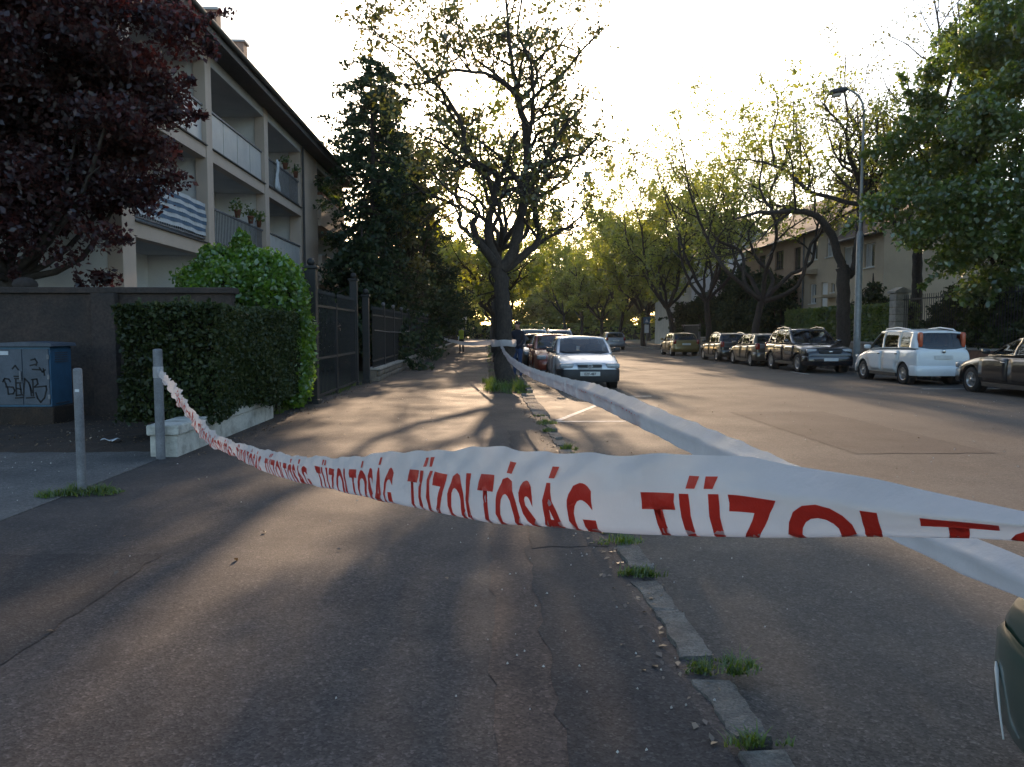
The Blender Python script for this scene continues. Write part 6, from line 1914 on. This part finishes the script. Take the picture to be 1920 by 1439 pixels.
st2 = [(.33, 20.72, 1.30, 1.10), (.36, 20.2, 1.22, 1.06), (.404, 19.3, 1.10, .95), (.478, 17.3, 1.0, .835), (.588, 14.2, .965, .80), (.679, 11.56, .985, .825), (.788, 8.43, 1.052, .90), (.851, 6.63, 1.092, .943), (.891, 5.46, 1.100, .962), (.920, 4.64, 1.098, .969), (.954, 3.65, 1.099, .971), (.981, 2.88, 1.097, .998), (.997, 2.418, 1.099, 1.020), (1.009, 2.08, 1.097, 1.026),
       (1.018, 1.823, 1.100, 1.025), (1.025, 1.636, 1.099, 1.025), (1.032, 1.43, 1.097, 1.034), (1.06, .7, 1.08, 1.0), (1.3, -.3, 1.04, .95), (1.63, -1.2, .98, .88)]
r2_ = Ribbon(st2, 9, lambda u: np.interp(u, [0, 3, 10, 16, 22], [.006, .004, .003, .003, .003]), curl=.012, fold_from=13.5, amp_top=.002)
T2t = thing('barrier_tape', 'white tape running from the tree trunk to the right foreground', 'tape', (.33, 20.72, 0), group='barrier tapes')
rb2 = part_world(r2_.mesh('ribbon', .05, 13), 'ribbon', M['tape'], T2t)
for k in range(22):
    u0 = .6 + .87 * k
    if u0 > 15.5: break
    me = r2_.letters('TÜZOLTÓSÁG', u0, .75, .40, 1.2)
    # the print is on the far side and shows only faintly: lay it on the back face
    co = np.empty(len(me.vertices) * 3); me.vertices.foreach_get('co', co); co = co.reshape(-1, 3); co[:, 0] += .004
    me.vertices.foreach_set('co', co.astype(np.float32).ravel())
    part_world(me, 'lettering', M['tape_red'], rb2)
lp = MB()
for (ra_, z0, z1) in ((.335, 1.12, 1.29),):
    P_ = []
    for z, dr in ((z0, .0), (z0 + .04, .008), ((z0 + z1) / 2, .004), (z1 - .03, .01), (z1, .0)):
        P_.append([(.43 + (ra_ + dr + .006 * math.sin(7 * a)) * math.cos(a), 21 + (ra_ + dr) * math.sin(a), z + .012 * math.sin(3 * a)) for a in np.linspace(0, 2 * math.pi, 41)])
    lp.grid(P_)
lp.build('trunk_loop', M['tape'], T2t)
st3 = [(.12, 21.1, 1.30, 1.18), (-.5, 26.5, 1.16, 1.03), (-1.1, 32, 1.10, .96), (-1.9, 39.5, 1.10, .96), (-2.7, 46, 1.16, 1.02), (-3.28, 51.2, 1.26, 1.13)]
r3_ = Ribbon(st3, 12, lambda u: np.full_like(np.asarray(u, float), .003), curl=.01, amp_top=.002)
T3t = thing('barrier_tape', 'thin far tape stretched across the pavement from the tree to the iron fence', 'tape', (.12, 21.1, 0), group='barrier tapes')
part_world(r3_.mesh('ribbon', .12, 8), 'ribbon', M['tape'], T3t)

# ------------------------------------------------------------------ people
M['skin'] = surf('skin', (0.42, 0.24, 0.17), (0.38, 0.21, 0.15), rough=.55, scale=9)
M['jacket_dark'] = surf('dark navy jacket', (0.014, 0.017, 0.03), (0.02, 0.022, 0.035), rough=.85, scale=20, bump=.3, bump_scale=30)
M['jeans'] = surf('blue jeans', (0.035, 0.06, 0.13), (0.05, 0.08, 0.16), rough=.9, scale=16, bump=.2)
M['uniform'] = surf('dark uniform cloth', (0.012, 0.013, 0.02), (0.018, 0.019, 0.026), rough=.85, scale=20)
M['hivis'] = surf('yellow safety vest', (0.36, 0.40, 0.03), (0.28, 0.31, 0.03), rough=.7, scale=10)
M['shoe'] = surf('black shoe', (0.012, 0.012, 0.012), (0.02, 0.02, 0.02), rough=.5, scale=12)
M['hair'] = surf('dark hair', (0.016, 0.012, 0.009), (0.025, 0.018, 0.013), rough=.7, scale=40)
M['eye'] = surf('eye', (0.5, 0.5, 0.48), (0.4, 0.4, 0.4), rough=.3, scale=9)

def person(label, loc, rz, top_m, leg_m, vest=None, cap=None, arms=((.0, .1), (.0, .1)), H=1.76):
    t = thing('person', label, 'person', loc, rz)
    k = H / 1.76
    V, E, Rd = [], [], []
    def v(p, r, par=None):
        V.append(tuple(x * k for x in p)); Rd.append(r * k if not isinstance(r, tuple) else tuple(x * k for x in r))
        if par is not None: E.append((par, len(V) - 1))
        return len(V) - 1
    pel = v((0, 0, .95), (.165, .115))
    sp1 = v((0, .0, 1.10), (.15, .105), pel)
    sp2 = v((0, -.01, 1.28), (.175, .12), sp1)
    sp3 = v((0, -.01, 1.42), (.15, .10), sp2)
    nk = v((0, -.005, 1.52), .055, sp3)
    hd0 = v((0, .02, 1.60), (.066, .082), nk)
    hd1 = v((0, .022, 1.675), (.078, .098), hd0)
    hd2 = v((0, .015, 1.735), (.060, .072), hd1)
    for s, (fx, bend) in zip((-1, 1), arms):
        hip = v((s * .095, 0, .88), .098, pel)
        kn = v((s * .105, .03, .50), .062, hip)
        cf = v((s * .108, -.01, .33), .056, kn)
        an = v((s * .11, -.02, .10), .042, cf)
        toe = v((s * .125, .10, .045), (.042, .034), an)
        v((s * .13, .17, .035), (.036, .024), toe)
        sh = v((s * .17, -.01, 1.425), .072, sp3)
        sh2 = v((s * .205, -.01, 1.36), .06, sh)
        el = v((s * .235, -.02 + fx * .4, 1.13), .046, sh2)
        wr = v((s * (.235 - bend * .3), .05 + fx, .90 + bend), .031, el)
        d = Vector((0, .02 + fx * .4, -.085 + bend * .5)).normalized()
        base = Vector((s * (.235 - bend * .3), .05 + fx, .90 + bend))
        pm_ = base + d * .06
        palm = v(tuple(pm_), (.040, .018), wr)
        side = Vector((0, 1, 0)) if abs(d.z) > .6 else Vector((0, 0, 1))
        for q, (o, ln) in enumerate(((-.028, .062), (-.009, .074), (.010, .070), (.027, .056))):
            a_ = pm_ + side * o + d * .03
            f1_ = v(tuple(a_), .0095, palm)
            f2_ = v(tuple(a_ + d * ln * .5 + Vector((-s * .006, 0, 0))), .0085, f1_)
            v(tuple(a_ + d * ln + Vector((-s * .02, 0, 0))), .0075, f2_)
        th = v(tuple(pm_ + side * .035 + d * -.01), .011, palm)
        v(tuple(pm_ + side * .055 + d * .035 + Vector((-s * .01, 0, 0))), .0085, th)
    me = bpy.data.meshes.new('body')
    me.from_pydata(V, E, [])
    o = link('body', me, None, t)
    sk = o.modifiers.new('skin', 'SKIN'); sk.use_smooth_shade = True
    for i, r in enumerate(Rd):
        o.data.skin_vertices[0].data[i].radius = r if isinstance(r, tuple) else (r, r)
    o.data.skin_vertices[0].data[0].use_root = True
    sb = o.modifiers.new('sub', 'SUBSURF'); sb.levels = sb.render_levels = 2
    rot = t.rotation_euler.copy(); lc = t.location.copy()
    t.rotation_euler = (0, 0, 0); t.location = (0, 0, 0)
    bpy.context.view_layer.update()
    apply_mods(o)
    t.rotation_euler = rot; t.location = lc
    me = o.data
    me.materials.clear()
    for m_ in (M['skin'], top_m, leg_m, M['shoe'], vest or top_m): me.materials.append(m_)
    for p in me.polygons:
        c = p.center / k
        arm = abs(c.x) > .185
        if c.z > 1.53: i = 0
        elif arm and c.z < 1.5 and (c.z > .93 or (Vector(c) - Vector((c.x, .02, .9))).length > 9): i = 1
        elif arm and c.z <= .93: i = 0
        elif c.z > .93: i = 4 if vest else 1
        elif c.z > .10: i = 2
        else: i = 3
        p.material_index = i
        p.use_smooth = True
    # hair or cap, face
    hb = MB()
    hb.ball((0, .002 * k, 1.715 * k), (.088 * k, .108 * k, .078 * k), 14, 8)
    hair = hb.build('hair', M['hair'], t, local=True)
    if cap:
        cb = MB().lathe([(.101, 1.70), (.106, 1.73), (.096, 1.775), (.05, 1.80), (0.001, 1.805)], n=16)
        cb.v = [(x * k, y * k * 1.1 + .005, z * k) for x, y, z in cb.v]
        co = cb.build('cap', cap, t, local=True)
        MB().prism([(-.07 * k, .08 * k), (.07 * k, .08 * k), (.05 * k, .17 * k), (-.05 * k, .17 * k)], 'z', 1.70 * k, 1.712 * k).build('peak', cap, co, local=True)
    nb = MB().ball((0, .118 * k, 1.645 * k), (.013 * k, .02 * k, .026 * k), 8, 6)
    for s in (-1, 1):
        nb.ball((s * .079 * k, .02 * k, 1.655 * k), (.012 * k, .022 * k, .032 * k), 8, 6)
    nb.ball((0, .105 * k, 1.595 * k), (.026 * k, .012 * k, .007 * k), 8, 6)
    nb.build('face_features', M['skin'], t, local=True)
    for s in (-1, 1):
        MB().ball((s * .031 * k, .103 * k, 1.672 * k), (.012 * k, .01 * k, .008 * k), 8, 6).build('eye', M['eye'], t, local=True)
    return t
person('person in dark jacket and blue jeans standing behind the tree trunk', (.93, 24.3, .05), 2.6, M['jacket_dark'], M['jeans'], arms=((.1, .15), (.06, .05)))
person('person in dark uniform with yellow vest standing far down the pavement', (-1.72, 50.7, .05), math.pi * .9, M['uniform'], M['uniform'], vest=M['hivis'], cap=M['uniform'], arms=((.05, .05), (.16, .22)))
# ------------------------------------------------------------------ air
hz_mat, hn, ho = new_mat('evening air')
hv = hn.nodes.new('ShaderNodeVolumePrincipled')
hv.inputs['Color'].default_value = (1.0, 0.97, 0.93, 1)
hv.inputs['Density'].default_value = 0.00013
hv.inputs['Anisotropy'].default_value = 0.35
hn.links.new(hv.outputs['Volume'], ho.inputs['Volume'])
tag(MB().box(-160, 160, -40, 320, -1.7, 26).build('haze', hz_mat), kind='stuff')
